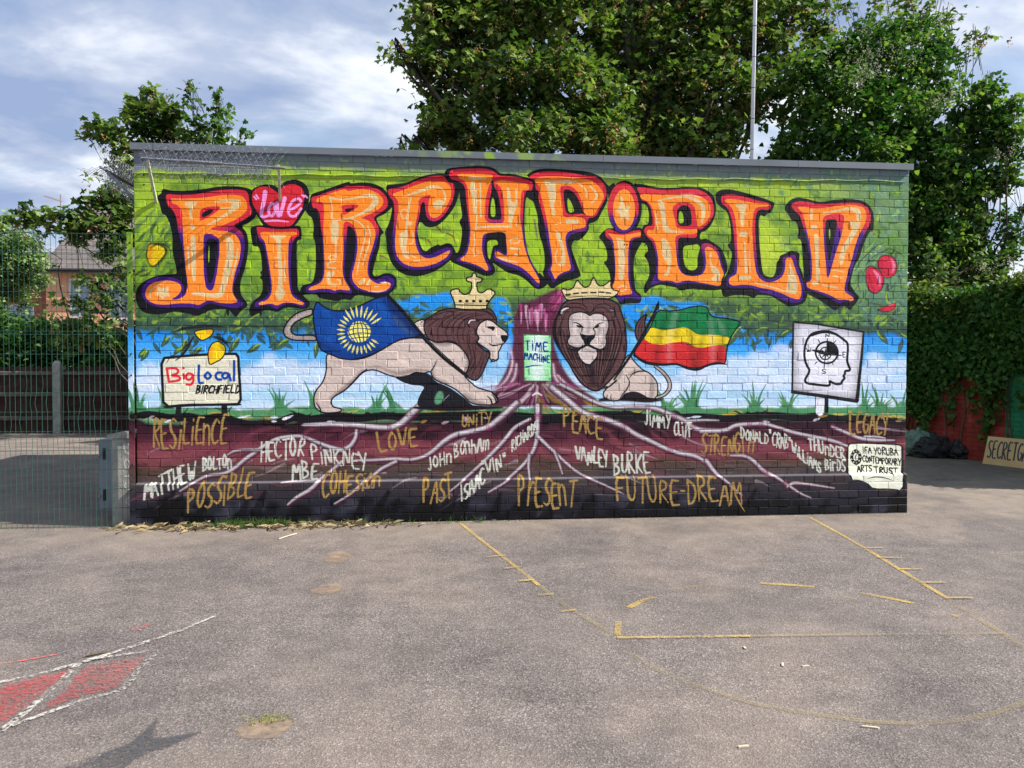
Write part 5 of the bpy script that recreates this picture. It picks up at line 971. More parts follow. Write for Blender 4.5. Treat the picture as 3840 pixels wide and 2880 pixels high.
REDP = worn('worn_red_paint', (.34, .055, .06), .38, .66, 36, 8.2, (.30, .12, .11), .95, .25); REDF = worn('faint_red_paint', (.45, .10, .10), .50, .62, 30, 9.2)
DARKP = worn('worn_slate_blue_paint', (.060, .062, .070), .34, .62, 40, 2.2, None, .85, .3); SAND = worn('sandy_patch', (.25, .185, .135), .26, .62, 14, 4.0, None, .85, .4)
zlev = [0.004]
def gpx(k, x0, y0): return lambda x, y: (x0+x/k, y0+y/k)
GA, GB_ = gpx(1.1642, 0, 1900), gpx(1.0336, 1700, 1900)
def ribbon(mb, pts, w, z):
    P = [Vector(p) for p in pts]; L, R = [], []
    for i, p in enumerate(P):
        d = (P[min(i+1, len(P)-1)]-P[max(i-1, 0)]).normalized(); n = Vector((-d.y, d.x, 0)); ww = w/2*(1+.18*mnoise.noise(p*7))
        L.append((p.x+n.x*ww, p.y+n.y*ww, z)); R.append((p.x-n.x*ww, p.y-n.y*ww, z))
    n0 = len(mb.v); mb.v += L+R; k = len(P)
    for i in range(k-1): mb.f.append((n0+i, n0+k+i, n0+k+i+1, n0+i+1))
def mark(name, G, s, w, mat, z):
    pts = [on_ground(*G(*p)) for p in parse(s)]; Q = []
    A = chaikin(np.array(pts), False, 2) if len(pts) > 2 else np.array(pts)
    for i in range(len(A)-1):
        for t in np.linspace(0, 1, 6, endpoint=False): Q.append(A[i]*(1-t)+A[i+1]*t)
    Q.append(A[-1]); mb = MB(); ribbon(mb, Q, w, z); o = mb.build(name, mat); o['kind'] = 'structure'
def patch(name, G, s, mat, z):
    P = chaikin(np.array([on_ground(*G(*p)) for p in parse(s)]), True, 1); c = P.mean(0); k = len(P); mb = MB(); mb.v = [(p[0], p[1], z) for p in P]+[(c[0]+(p[0]-c[0])*.72, c[1]+(p[1]-c[1])*.72, z) for p in P]+[(c[0], c[1], z)]
    for i in range(k): j = (i+1) % k; mb.f += [(i, j, k+j, k+i), (k+i, k+j, 2*k)]
    o = mb.build(name, mat); at = o.data.attributes.new('fade', 'FLOAT', 'POINT'); at.data.foreach_set('value', [0.0]*k+[1.0]*k+[1.0]); o['kind'] = 'structure'
mark('painted_court_line', GB_, '20,60 120,140 240,232 330,305', .032, YEL, .004); mark('painted_court_line', GB_, '330,305 440,390 560,460 640,508', .034, YELF, .004)
mark('painted_court_line', GB_, '1380,42 1560,140 1780,275 1920,360', .034, YEL, .004); mark('painted_court_line', GB_, '1920,360 2040,440 2140,497 2290,600', .038, YELF, .004)
mark('painted_court_line', GB_, '635,512 900,509 1150,505', .032, YEL, .008); mark('painted_court_line', GB_, '1150,505 1600,500 2140,495', .032, YELF, .008); mark('painted_court_line', GB_, '640,447 636,500', .04, YEL, .004)
for s in ['130,199 205,192', '198,244 265,237', '255,293 315,288', '330,348 388,343', '412,412 475,405', '1590,163 1665,163', '1640,200 1740,203', '1735,246 1818,246', '1815,298 1908,298', '1910,358 2012,358']:
    mark('painted_tick_mark', GB_, s, .028, YEL, .012)
mark('painted_arc', GB_, '690,570 780,630 930,690 1150,765 1400,808 1620,836', .036, YELF, .004); mark('painted_arc', GB_, '1620,836 1750,842 1850,840 2030,825 2230,755 2330,700', .034, YELF, .004)
for s in ['680,393 740,362 782,352', '1190,298 1300,305 1400,312', '1575,335 1680,355 1785,376', '1930,423 1962,427']: mark('painted_dash', GB_, s, .045, YEL, .004)
mark('painted_dash', GB_, '850,326 940,310 1015,305', .05, YELF, .004)
patch('painted_red_shape', GA, '-60,785 150,742 320,702 345,692 250,780 60,925 -60,1010', REDP, .004); patch('painted_red_shape', GA, '372,684 560,650 690,632 640,680 592,722 532,803 330,850 180,905 110,925 230,830 330,720', REDP, .004)
mark('painted_white_outline', GA, '-60,785 150,742 330,692', .035, WHT, .008); mark('painted_white_outline', GA, '365,683 560,622 810,537', .035, WHT, .008); mark('painted_white_outline', GA, '380,676 560,652 690,632', .025, WHT, .012)
mark('painted_white_outline', GA, '692,634 650,672 600,718 570,770 535,805 380,845 180,915 50,962', .03, WHT, .008); mark('painted_white_outline', GA, '0,992 70,940 200,830 345,692', .035, WHT, .012)
mark('painted_white_outline', GA, '810,537 860,515 940,482', .02, WHT, .008); mark('painted_red_streak', GA, '580,545 620,525 660,510', .05, REDF, .004); mark('painted_red_streak', GA, '0,692 150,665 260,645', .02, REDF, .004)
patch('painted_dark_star', GA, '150,1190 330,1110 560,1032 620,980 700,903 690,950 668,1012 780,1000 920,972 850,1010 740,1062 640,1090 560,1130 500,1200', DARKP, .004)
patch('sandy_patch', GA, '990,1000 1040,940 1160,912 1290,925 1305,950 1250,1000 1180,1025 1060,1030', SAND, .004); patch('sandy_patch', GA, '1320,380 1400,340 1510,330 1500,375 1420,390', SAND, .004)
patch('sandy_patch', GA, '1390,230 1440,195 1510,190 1560,220 1500,250 1420,258', SAND, .004)

# ================================================================ the painted building
bl = thing('mural_building', 'long low flat-roofed brick building whose front is covered by the lion and root mural', 'building', (WALL_W/2, 2.6, 0))
core = MB(); core.box(.004, WALL_W-.004, .0054, 5.28, 0, WALL_H-.002); core.build('wall', MURAL, bl)
bs = MB(); bs.box(-.002, .003, .012, 5.28, 0, WALL_H-.004); bs.build('side_wall', SIDEB, bl)
CH, PITCH, NC = .0797, WALL_W/36.0, 45
rb = random.Random(3)
def brick_verts(w, h, y, j=(0, 0), dep=.03):
    g, bv, bd = .0011, .0040, .0034
    o = [(-w/2+g, -h/2+g), (w/2-g, -h/2+g), (w/2-g, h/2-g), (-w/2+g, h/2-g)]; i = [(a[0]-math.copysign(bv, a[0]), a[1]-math.copysign(bv, a[1])) for a in o]
    V = [(p[0], y+dep, p[1]) for p in o]+[(p[0], y+bd, p[1]) for p in o]+[(p[0], y+j[0]*p[0]+j[1]*p[1], p[1]) for p in i]
    F = [(8, 9, 10, 11)]
    for a in range(4): b = (a+1) % 4; F += [(a, b, b+4, a+4), (a+4, b+4, b+8, a+8)]
    return V, F
def course_layout(k):
    """(x centre, width) along one course"""
    x = 0.0; L = []; H = PITCH/2
    if k % 6 == 5:                      # header-and-stretcher course
        seq = [H, PITCH]; x = 0; i = 0
        L.append((H*.75, H*1.5)); x = H*1.5
        while x < WALL_W-.02: w = min(seq[i % 2], WALL_W-x); L.append((x+w/2, w)); x += w; i += 1
    else:
        if k % 2: L.append((H/2, H)); x = H
        while x < WALL_W-.02: w = min(PITCH, WALL_W-x); L.append((x+w/2, w)); x += w
    return L
allb = []
for k in range(-1, NC):
    z0 = .0103+k*CH; z1 = z0+CH
    if k < 0: z0 = -.02
    z1 = min(z1, WALL_H); plinth = k < 5
    for xc, w in course_layout(k+1):
        y = -.048 if plinth else 0.0
        d = math.dist((xc, y, (z0+z1)/2), CAM); allb.append((w*(z1-z0)/d**3, xc, w, z0, z1, y+rb.uniform(-.0018, .0018), (rb.uniform(-.014, .014), rb.uniform(-.04, .04)), plinth))
allb.sort(key=lambda t: -t[0])
cache = {}; rest = MB()
for n_, (_, xc, w, z0, z1, y, j, pl) in enumerate(allb):
    ww = w-rb.uniform(0, .003); h = z1-z0-rb.uniform(0, .002)
    if n_ < 300:
        key = (round(w, 3), round(z1-z0, 3), n_ % 7, pl)
        if key not in cache:
            V, F = brick_verts(ww, h, 0, j, .06 if pl else .03); me = bpy.data.meshes.new('brick'); me.from_pydata(V, [], F); me.materials.append(MURAL); cache[key] = me
        o = bpy.data.objects.new('brick', cache[key]); COL.objects.link(o); o.parent = bl; o.location = Vector((xc, y, (z0+z1)/2))-bl.location
    else:
        V, F = brick_verts(ww, h, y, j, .06 if pl else .03); n0 = len(rest.v); rest.v += [(a+xc, b, c+(z0+z1)/2) for a, b, c in V]; rest.f += [tuple(q+n0 for q in f) for f in F]
ro = rest.build('brick_courses', MURAL, bl); ro['kind'] = 'stuff'
ledge = MB(); ledge.prism([(0, -.044, .403), (0, .004, .418), (0, .004, .40)], (WALL_W, 0, 0)); ledge.box(.004, WALL_W-.004, -.041, .02, 0, .402); ledge.build('plinth_ledge', MURAL, bl)
fx = [(-.02, .185), (.188, 4.52), (4.523, 6.55), (6.553, WALL_W+.03)]
for a, b in fx:
    f = MB(); f.box(a, b, -.032, -.008, WALL_H-.004, WALL_H+.060); f.box(a, b, -.0075, .20, WALL_H+.052, WALL_H+.066); f.build('fascia_board', FASCIA, bl)
f = MB(); f.box(-.018, .0, -.030, 5.3, WALL_H-.005, WALL_H+.058) if False else f.box(-.018, -.004, .0, 5.3, WALL_H-.005, WALL_H+.058); f.build('side_trim', GREYM, bl)
f = MB(); f.box(0, WALL_W, .201, 5.25, WALL_H-.001, WALL_H+.05); f.build('roof', ROOFM, bl)
hl = MB()
for px, py in [(534, 601), (539, 657), (540, 692), (2420, 918), (2300, 917), (1327, 679)]:
    p = at_y(px, py, -.0005); hl.tube([(p[0], -.002, p[2]), (p[0], .004, p[2])], .008, 8)
hl.build('screw_hole', BLACKM, bl)
cb = thing('cable', 'thin painted-over cable clipped along the wall above the letters', 'cable', (4, 0, 3.42)); m_ = MB(); pts = []
for i in range(60):
    x = .05+i*(WALL_W-.1)/59; z = 3.365+.105*(x/WALL_W)+.006*math.sin(i*1.7)+.004*math.sin(i*.6); pts.append((x, -.007, z))
m_.tube(pts, .0065, 6); m_.build('sheath', MURAL, cb); m_ = MB()
for i in range(2, 60, 6): p = pts[i]; m_.box(p[0]-.006, p[0]+.006, -.016, 0, p[2]-.011, p[2]+.011)
m_.build('clip', MURAL, cb)

BRKT = simple('bracket_paint', (.36, .40, .26), (.48, .50, .38), 14, .6)
# ---- rotating anti-climb guards made of wire mesh
def guard(label, p0, ax, n_len, arms, rot0=.35, R=.20):
    t = thing('wire_climb_guard', label, 'climb guard', p0, 'anti-climb guards at the left end of the roof edge')
    a = Vector(ax).normalized(); u = a.cross(Vector((0, 0, 1))).normalized(); v = u.cross(a).normalized(); p0 = Vector(p0)
    mb = MB(); mb.tube([p0-a*.06, p0+a*(n_len*.25)], .012, 8); mb.tube([p0+a*(n_len*.25), p0+a*(n_len*.55)], .016, 8); mb.tube([p0+a*(n_len*.55), p0+a*(n_len+.05)], .011, 8); mb.build('rail', STEEL, t)
    for k in range(4):
        th = rot0+k*math.pi/2; d = u*math.cos(th)+v*math.sin(th); mb = MB(); st = .066; n = int(n_len/st); rr = random.Random(k)
        for i in range(n+1):
            for sg in (1, -1):
                q = []
                for s_ in range(9):
                    r = .01+R*s_/8; off = sg*(r*.55); x = i*st+off
                    if -.06 <= x <= n_len+.06: q.append(p0+a*x+d*r+u*0+ (a.cross(d))*(.006*(1 if (s_+i) % 2 else -1)))
                if len(q) > 2: mb.tube(q, .0019, 4, False)
        mb.build('mesh_vane', STEEL, t)
    for (A, B) in arms:
        A, B = Vector(A), Vector(B); mb = MB(); s_ = Vector((.012, 0, 0)) if abs(a.x) > .5 else Vector((0, .008, 0))
        w_ = Vector((0, 0, .020)); mb.prism([A-s_-w_, A-s_+w_, B-s_+w_, B-s_-w_], s_*2); mb.build('bracket_arm', BRKT if abs(a.x) > .5 else STEEL, t)
    return t
guard('horizontal mesh climb guard bracketed to the wall face below the grey fascia', (.24, -.30, 3.43), (1, 0, -.045), 1.18, [((.205, -.004, 3.10), (.235, -.30, 3.42)), ((1.355, -.004, 3.15), (1.405, -.30, 3.385))])
guard('mesh climb guard sticking out beyond the left end of the wall', (-.27, -.02, 3.40), (-.02, 1, .015), 1.3, [((-.004, .10, 3.12), (-.26, .05, 3.38)), ((-.004, 1.0, 3.12), (-.27, 1.0, 3.40))], .1)

# ---- mast on the roof
p0, p1 = Vector(at_y(2819, 604, 4.6)), Vector(at_y(2832, 0, 4.6)); dm = (p1-p0).normalized()
ms = thing('roof_mast', 'tall white metal mast standing behind the roof edge', 'mast', (p0.x, 4.6, WALL_H)); base = p0-dm*1.2; topm = p0+dm*9.0
b_ = MB(); b_.tube([base, topm], .030, 12); b_.build('pole', MAST, ms, True)
for i in range(14):
    q = p0+dm*(.18+.5*i); r_ = MB(); r_.tube([q, q+dm*.012], .0325, 12); r_.build('band', BAND, ms)
b_ = MB(); b_.box(base.x-.12, base.x+.12, 4.48, 4.72, WALL_H+.04, WALL_H+.08); b_.build('base_plate', STEEL, ms)

# ================================================================ left: weld-mesh fence, post, cabinet
fn = thing('weld_mesh_fence', 'green coated weld-mesh security fence left of the mural wall', 'fence', (-1.2, -.03, 0))
zs = [2.783, 2.599, 2.417, 2.232, 2.047, 1.864, 1.834, 1.648, 1.468, 1.284, 1.103, .919, .738, .556, .369, .186, .012]
for i, z in enumerate(zs):
    for dy in ((-.006, .006) if False else (0,)):
        mb = MB(); mb.tube([(-2.45, -.03+dy, z), (-.055, -.03+dy, z)], .0031, 6); mb.build('horizontal_wire', GREENW, fn)
rw = random.Random(11)
for i in range(50):
    x = -.075-i*.0476
    for (za, zb) in ((1.864, 2.79), (.0, 1.82)):
        pts = []; zc = [z for z in zs if za-.01 <= z <= zb+.02]; zc.sort(); pts.append((x, -.036, zc[0]-.012))
        for a, b in zip(zc[:-1], zc[1:]):
            pts.append((x, -.036, a)); bend = rw.uniform(-.014, .014) if (b < 1.5 and a > .5 and rw.random() < .34) else 0
            if bend: pts += [(x+bend*.8, -.036, a+.05), (x+bend, -.04, (a+b)/2), (x+bend*.7, -.036, b-.05)]
        pts.append((x, -.036, zc[-1]+.012)); mb = MB(); mb.tube(pts, .0021, 5); mb.build('vertical_wire', GREENW, fn)
pp = MB(); pp.box(-.048, .002, -.056, -.050, .0, 2.80); pp.box(-.048, -.042, -.0495, -.012, .0, 2.80); pp.build('post', MURAL, fn)
for z in (2.7, 2.42, 2.05, 1.65, 1.45, 1.1, .92, .60, .37, .17): bb = MB(); bb.tube([(-.020, -.062, z), (-.020, -.056, z)], .009, 6); bb.build('bolt', BLACKM, fn)
cz = thing('utility_pillar', 'concrete pillar with slab cap beside the wall behind the fence, white scrawl on it', 'concrete pillar', (-.13, .25, 0))
b_ = MB(); b_.box(-.235, -.03, .02, .52, 0, .84); b_.build('shaft', CONC, cz); b_ = MB(); b_.prism([(-.27, .0, .845), (-.02, .0, .845), (-.02, .0, .895), (-.12, .0, .915), (-.27, .0, .88)], (0, .56, 0)); b_.build('cap', CONC, cz)
WSP = simple('white_spray', (.42, .43, .42), (.55, .56, .55), 20, .8)
def glyph_strokes(mb, s, org, ux, uy, cell, h, w, nrm, gap=.28):
    """letters as thin raised paint: org + ux*right + uy*up"""
    org, ux, uy, nrm = Vector(org), Vector(ux), Vector(uy), Vector(nrm); u = 0
    for c in s:
        cw = NARROW.get(c, 1.0)
        for part in GL.get(c, '').split('|') if c in GL else []:
            P = chaikin(parse(part), False, 1); Q = [org+ux*((u+p[0]*cw)*cell)+uy*((1-p[1])*h) for p in P]; n0 = len(mb.v)
            for i, p in enumerate(Q):
                d = (Q[min(i+1, len(Q)-1)]-Q[max(i-1, 0)]).normalized(); sd_ = d.cross(nrm).normalized()*(w/2); mb.v += [tuple(p+sd_+nrm*.0015), tuple(p-sd_+nrm*.0015)]
            for i in range(len(Q)-1): a = n0+2*i; mb.f.append((a, a+1, a+3, a+2))
        u += cw+gap
b_ = MB(); glyph_strokes(b_, 'DoiJV', (-.125, .02, .80), (0, 0, -1), (1, 0, 0), .115, .075, .012, (0, -1, 0)); b_.build('white_scrawl', WSP, cz)
cn = thing('metal_cabinet', 'grey metal service cabinet attached to the concrete pillar behind the fence', 'cabinet', (-.37, .42, .1))
b_ = MB(); b_.box(-.50, -.237, .36, .60, .10, .80); b_.build('body', CABM, cn); b_ = MB(); b_.box(-.485, -.245, .348, .358, .115, .785); b_.build('door', CABM, cn)
for z in (.66, .25):
    b_ = MB(); b_.box(-.455, -.428, .340, .347, z-.055, z+.055); b_.build('lock_recess', BLACKM, cn); b_ = MB(); b_.tube([(-.495, .335, z-.03), (-.47, .33, z)], .007, 6); b_.build('latch', STEEL, cn)
b_ = MB(); b_.box(-.272, -.252, .343, .347, .545, .655); b_.build('sticker', UPVC, cn); b_ = MB(); b_.box(-.269, -.256, .341, .3428, .565, .61); b_.build('sticker_mark', simple('sticker_red', (.5, .05, .05), (.55, .06, .06), 4), cn)

# ---- dark wooden fence at the back left
wf = thing('wooden_fence', 'dark brown close-boarded wooden fence with a grey concrete post behind the mesh fence', 'wooden fence', (-6, 10.7, 0))
rf = random.Random(5); x = -12.0; yb = 10.7
while x < 1.5:
    w = .098; b_ = MB(); t_ = 1.50+rf.uniform(-.02, .02); b_.prism([(x, yb, 0), (x+w, yb+.012, 0), (x+w, yb+.012, t_), (x, yb, t_)], (0, .015, 0)); b_.build('board', WOODF, wf); x += .10
for z in (.34, .88, 1.36): b_ = MB(); b_.prism([(-12, yb-.06, z-.045), (-12, yb-.005, z-.045), (-12, yb-.005, z+.045), (-12, yb-.06, z+.02)], (13.5, 0, 0)); b_.build('rail', RAILW, wf)
for x in (-8.6, -5.68, -2.7, .2): b_ = MB(); b_.box(x-.075, x+.075, yb-.16, yb-.062, 0, 1.58); b_.prism([(x-.075, yb-.16, 1.58), (x+.075, yb-.16, 1.58), (x+.045, yb-.12, 1.64), (x-.045, yb-.12, 1.64)], (0, .06, 0)); b_.build('concrete_post', CONC, wf)

# ================================================================ houses behind
def window(par, x0, x1, y, z0, z1, mull=True):
    f = MB(); t = .07
    for q in ((x0, x0+t, z0, z1), (x1-t, x1, z0, z1), (x0+t, x1-t, z0, z0+t), (x0+t, x1-t, z1-t, z1)): f.box(q[0], q[1], y-.05, y+.05, q[2], q[3])
    if mull: xm = (x0+x1)/2; f.box(xm-.03, xm+.03, y-.045, y+.045, z0+t, z1-t)
    fo = f.build('window', UPVC, par); g_ = MB(); g_.box(x0+t, x1-t, y-.01, y+.01, z0+t, z1-t); g_.build('pane', GLASS, fo)
    s_ = MB(); s_.box(x0-.08, x1+.08, y-.14, y+.02, z0-.09, z0-.004); s_.build('window_sill', CONC, par)
hs = thing('peach_house', 'peach rendered house with slate roof seen through the mesh fence', 'house', (-6, 22, 0))
XL, XR, YF, YB, ZE = -10.42, 2.5, 20.0, 28.0, 4.80
wins = [(-9.72, -9.0, 3.15, 4.50), (-8.42, -7.65, 3.10, 4.50), (-5.2, -4.4, 3.1, 4.5), (-9.72, -9.0, .7, 2.0)]
def wall_with_holes(par, name, mat, x0, x1, y, z1, wins, th=.25):
    xs = sorted({x0, x1, *[w[0] for w in wins], *[w[1] for w in wins]}); mb = MB()
    for a, b in zip(xs[:-1], xs[1:]):
        segs = sorted([(w[2], w[3]) for w in wins if w[0] <= a+1e-6 and w[1] >= b-1e-6]); z = 0
        for s0, s1 in segs: mb.box(a, b, y, y+th, z, s0); z = s1
        mb.box(a, b, y, y+th, z, z1)
    mb.build(name, mat, par)
wall_with_holes(hs, 'wall', PEACH, XL, XR, YF, ZE, wins)
m_ = MB(); m_.box(XL, XR, YF+.252, YB, 0, ZE); m_.build('rear_wall', PEACH, hs)
m_ = MB(); m_.prism([(XL+.002, YF+.3, ZE+.002), (XL+.002, YB-.1, ZE+.002), (XL+.002, (YF+YB)/2, ZE+2.9)], (.3, 0, 0)); m_.build('gable_wall', PEACH, hs)
for w in wins[:4]: window(hs, w[0], w[1], YF+.10, w[2], w[3])
# roof slates: rows that can be told apart near the eave, laid as overlapping strips
rh = (YB-YF)/2+.25; n_rows = 15
for i in range(n_rows):
    t0, t1 = i/n_rows, (i+1.25)/n_rows
    y0, z0 = YF-.25+rh*t0, ZE-.05+2.95*t0; y1, z1 = YF-.25+rh*min(t1, 1), ZE-.05+2.95*min(t1, 1); m_ = MB(); xx = XL-.12
    m_.prism([(XL-.12, y0, z0+.02), (XL-.12, y0, z0+.055), (XL-.12, y1, z1+.03), (XL-.12, y1, z1)], (XR-XL+.24, 0, 0)); m_.build('slate_row', SLATE, hs)
m_ = MB(); m_.prism([(XL-.12, (YF+YB)/2, ZE+2.93), (XL-.12, YB+.2, ZE-.05), (XL-.12, YB+.2, ZE-.0), (XL-.12, (YF+YB)/2, ZE+3.0)], (XR-XL+.24, 0, 0)); m_.build('rear_roof', SLATE, hs)
m_ = MB(); m_.tube([(XL-.12, YF-.32, ZE-.06), (XR+.1, YF-.32, ZE-.06)], .06, 8); m_.build('gutter', BLACKM, hs)
m_ = MB(); m_.box(XL+.02, XL+.50, 21.5, 22.2, ZE-.1, 6.55); m_.box(XL-.03, XL+.55, 21.44, 22.26, 6.552, 6.66); co = m_.build('chimney', CHIM, hs)
for dx in (.14, .38): m_ = MB(); m_.tube([(XL+dx, 21.85, 6.66), (XL+dx, 21.85, 6.9)], [.09, .08], 10); m_.build('chimney_pot', CHIM, co)
an = thing('tv_aerial', 'thin metal television aerial on the chimney of the peach house', 'aerial', (XL+1.2, 21.9, 6.5)); ax_ = Vector(at_y(227, 745, 21.9)); m_ = MB(); m_.tube([(ax_.x, 21.9, 6.3), (ax_.x, 21.9, ax_.z+.15)], .018, 6); m_.build('pole', ANT, an)
p_, q_ = Vector(at_y(168, 735, 21.9)), Vector(at_y(232, 756, 21.9)); m_ = MB(); m_.tube([p_, q_], .012, 6); m_.build('boom', ANT, an)
for i in range(12): c = p_.lerp(q_, i/11); m_ = MB(); m_.tube([c-Vector((0, .2, .05)), c+Vector((0, .2, .05))], .006, 4); m_.build('element', ANT, an)
h2 = thing('brick_house', 'red brick house at the far left edge with white framed window', 'house', (-15, 26, 0)); w2 = [(-13.9, -12.8, 2.2, 3.9), (-16.5, -15.4, 2.2, 3.9)]
wall_with_holes(h2, 'wall', BRICKR, -19, -9.6, 24.0, 4.6, w2); m_ = MB(); m_.box(-19, -9.6, 24.252, 30, 0, 4.6); m_.build('rear_wall', BRICKR, h2)
for w in w2: window(h2, w[0], w[1], 24.1, w[2], w[3])
m_ = MB(); m_.prism([(-19.1, 23.7, 4.55), (-19.1, 30.3, 4.55), (-19.1, 27, 6.3)], (9.6, 0, 0)); m_.build('roof', SLATE, h2)

# ================================================================ vegetation
def tree(name, label, cat, base, blobs, dens, leafsize, mat, tmpl, seed, trunk_r=.2, clump=.3, per=34, seeds=0, parts=True, updir=.5, stems=None, flat=.6, shell=.25, cname='crown', group=None, tintk=1.0, droop=.6, limb_k=1.0, keep=1.0):
    t = thing(name, label, cat, base, group); P, T = crown_points(blobs, dens, seed, clump, per, flat, shell)
    P[:, 2] = np.maximum(P[:, 2], .05)
    leaves(cname, mat, t, P, leafsize, tmpl, seed, updir, T*tintk, droop)
    if seeds:
        rs = np.random.RandomState(seed+9); k = rs.choice(len(P), seeds); Q = (P[k][:, None]+np.array([0, -.05, -.06])+rs.normal(size=(seeds, 9, 3))*np.array([.035, .035, .06])).reshape(-1, 3)
        leaves('seed_bunches', SEED, t, Q, .06, T_OVAL, seed+4, 0.0, None, 1.5)
    tb = MB(); B = Vector(base)
    for st in (stems or [(0, 0, 1)]):
        zt = max(b[0][2] for b in blobs)*st[2]; tp = Vector((B.x+st[0], B.y+st[1], zt))
        tb.tube([B, B.lerp(tp, .3)+Vector((.05, 0, 0)), B.lerp(tp, .6)+Vector((-.06, 0, 0)), tp], [trunk_r*1.25, trunk_r, trunk_r*.75, trunk_r*.3], 10)
    limbs(tb, base, blobs, seed, trunk_r*limb_k, keep); tb.build('trunk', BARK, t, True)
    return t
# big sycamore behind the building
Bg = [PB(*a) for a in [(1640, 120, 120, 9), (1700, 300, 130, 9), (1620, 470, 70, 8.6), (1760, 480, 150, 9), (1850, 150, 170, 9.4), (1950, 330, 170, 8.4), (2000, 520, 120, 7.6), (2130, 100, 190, 9), (2150, 350, 190, 8.6), (2230, 530, 150, 8),
    (2380, 180, 180, 9.6), (2400, 450, 160, 9), (2560, 80, 170, 9.4), (2600, 300, 160, 9), (2560, 520, 130, 8.8), (2740, 90, 140, 9), (2700, 330, 130, 8.6), (2880, 60, 110, 9.2), (2900, 200, 90, 8.8), (2840, 380, 100, 8.6), (2700, 520, 100, 8.4),
    (1590, 230, 50, 8.8), (1560, 570, 42, 8.4), (1600, 590, 40, 8.6), (1480, 215, 26, 8.8), (1500, 235, 22, 8.8), (1510, 565, 30, 8.4), (1640, 20, 90, 9.2),
    (1900, -120, 220, 9.6), (2200, -160, 240, 9.8), (2500, -150, 230, 9.8), (2800, -120, 170, 9.6), (1750, -60, 130, 9.4), (2300, -380, 260, 10), (2650, -360, 200, 10), (3020, 40, 70, 9), (3060, 150, 60, 9)]]
bx = at_y(2425, 600, 9.3)
tree('sycamore_tree', 'huge sycamore with brown seed bunches filling the sky behind the building', 'tree', (bx[0], 9.3, 0), Bg, 1900, .145, SYC, T_SYC, 21, .26, .22, 26, 3300, stems=[(0, 0, .95), (-.35, .1, .9), (.45, 0, .85), (.15, -.1, .8)])
for i, (px, Y) in enumerate([(3020, 8.2)]): pass
# ivy-clad trees to the right
Iv = [PB(*a) for a in [(3040, 330, 130, 8.0), (3150, 230, 120, 8.2), (3260, 180, 100, 8.4), (3380, 130, 70, 8.6), (3470, 110, 50, 8.6), (3350, 260, 120, 8.2), (3460, 220, 90, 8.4), (3200, 420, 150, 7.8), (3380, 430, 140, 8.0), (3500, 350, 90, 8.4), (3060, 520, 130, 7.8), (3250, 580, 140, 7.6),
    (3420, 600, 120, 7.8), (2980, 600, 100, 8), (3150, 700, 120, 7.8), (3330, 760, 130, 7.8), (3480, 720, 90, 8), (3480, 900, 110, 8.0), (3560, 1010, 90, 8), (3100, 760, 120, 8.2), (3300, 900, 120, 8.2)]]
tree('ivy_clad_tree', 'ivy-smothered tree with pale blossom right of the sycamore, above the right end of the wall', 'tree', (12.2, 8.4, 0), Iv, 3300, .11, IVY, T_IVY, 33, .24, .19, 36, 0, updir=.35, tintk=1.1, limb_k=.5)
Rs = [PB(*a) for a in [(3560, 130, 60, 8.8), (3590, 180, 36, 8.8), (3650, 150, 26, 8.8), (3700, 135, 20, 8.8), (3580, 230, 34, 8.6), (3630, 210, 26, 8.6), (3520, 40, 50, 9), (3550, 60, 30, 9), (3400, 10, 70, 9.2), (3300, 40, 60, 9.2), (3200, 60, 60, 9.2), (3130, 20, 60, 9.2)]]
tree('slim_maple_tree', 'thin-crowned tree reaching out right over the ivy into the sky', 'tree', (14.3, 9.6, 0), Rs, 620, .12, SYC, T_SYC, 41, .10, .14, 16, 40, limb_k=.6)
Cv = [PB(*a) for a in [(3690, 360, 66, 7.4), (3745, 420, 76, 7.4), (3640, 420, 76, 7.4), (3590, 480, 80, 7.6), (3770, 500, 80, 7.2), (3680, 520, 110, 7.4), (3790, 600, 60, 7.2), (3640, 640, 100, 7.4), (3730, 690, 70, 7.3), (3600, 760, 80, 7.5), (3660, 830, 70, 7.4), (3640, 930, 70, 7.4), (3590, 880, 80, 7.5), (3480, 620, 100, 7.6), (3560, 660, 90, 7.5), (3520, 780, 100, 7.5), (3440, 860, 90, 7.6), (3560, 930, 100, 7.4), (3480, 1000, 90, 7.3), (3620, 1030, 80, 7.3), (3420, 500, 80, 7.7), (3540, 560, 80, 7.5), (3400, 720, 90, 7.7),
    (3780, 800, 34, 7.2), (3800, 880, 42, 7.2), (3770, 960, 50, 7.2), (3700, 1000, 70, 7.2), (3805, 700, 40, 7.2), (3700, 310, 28, 7.4), (3830, 790, 24, 7.2)]]
tree('ivy_column_tree', 'narrow drooping tree wrapped in ivy at the right edge of the picture', 'tree', (14.1, 7.4, 0), Cv, 3600, .10, IVY, T_IVY, 52, .09, .13, 36, 0, updir=.2, tintk=1.2, limb_k=.5)
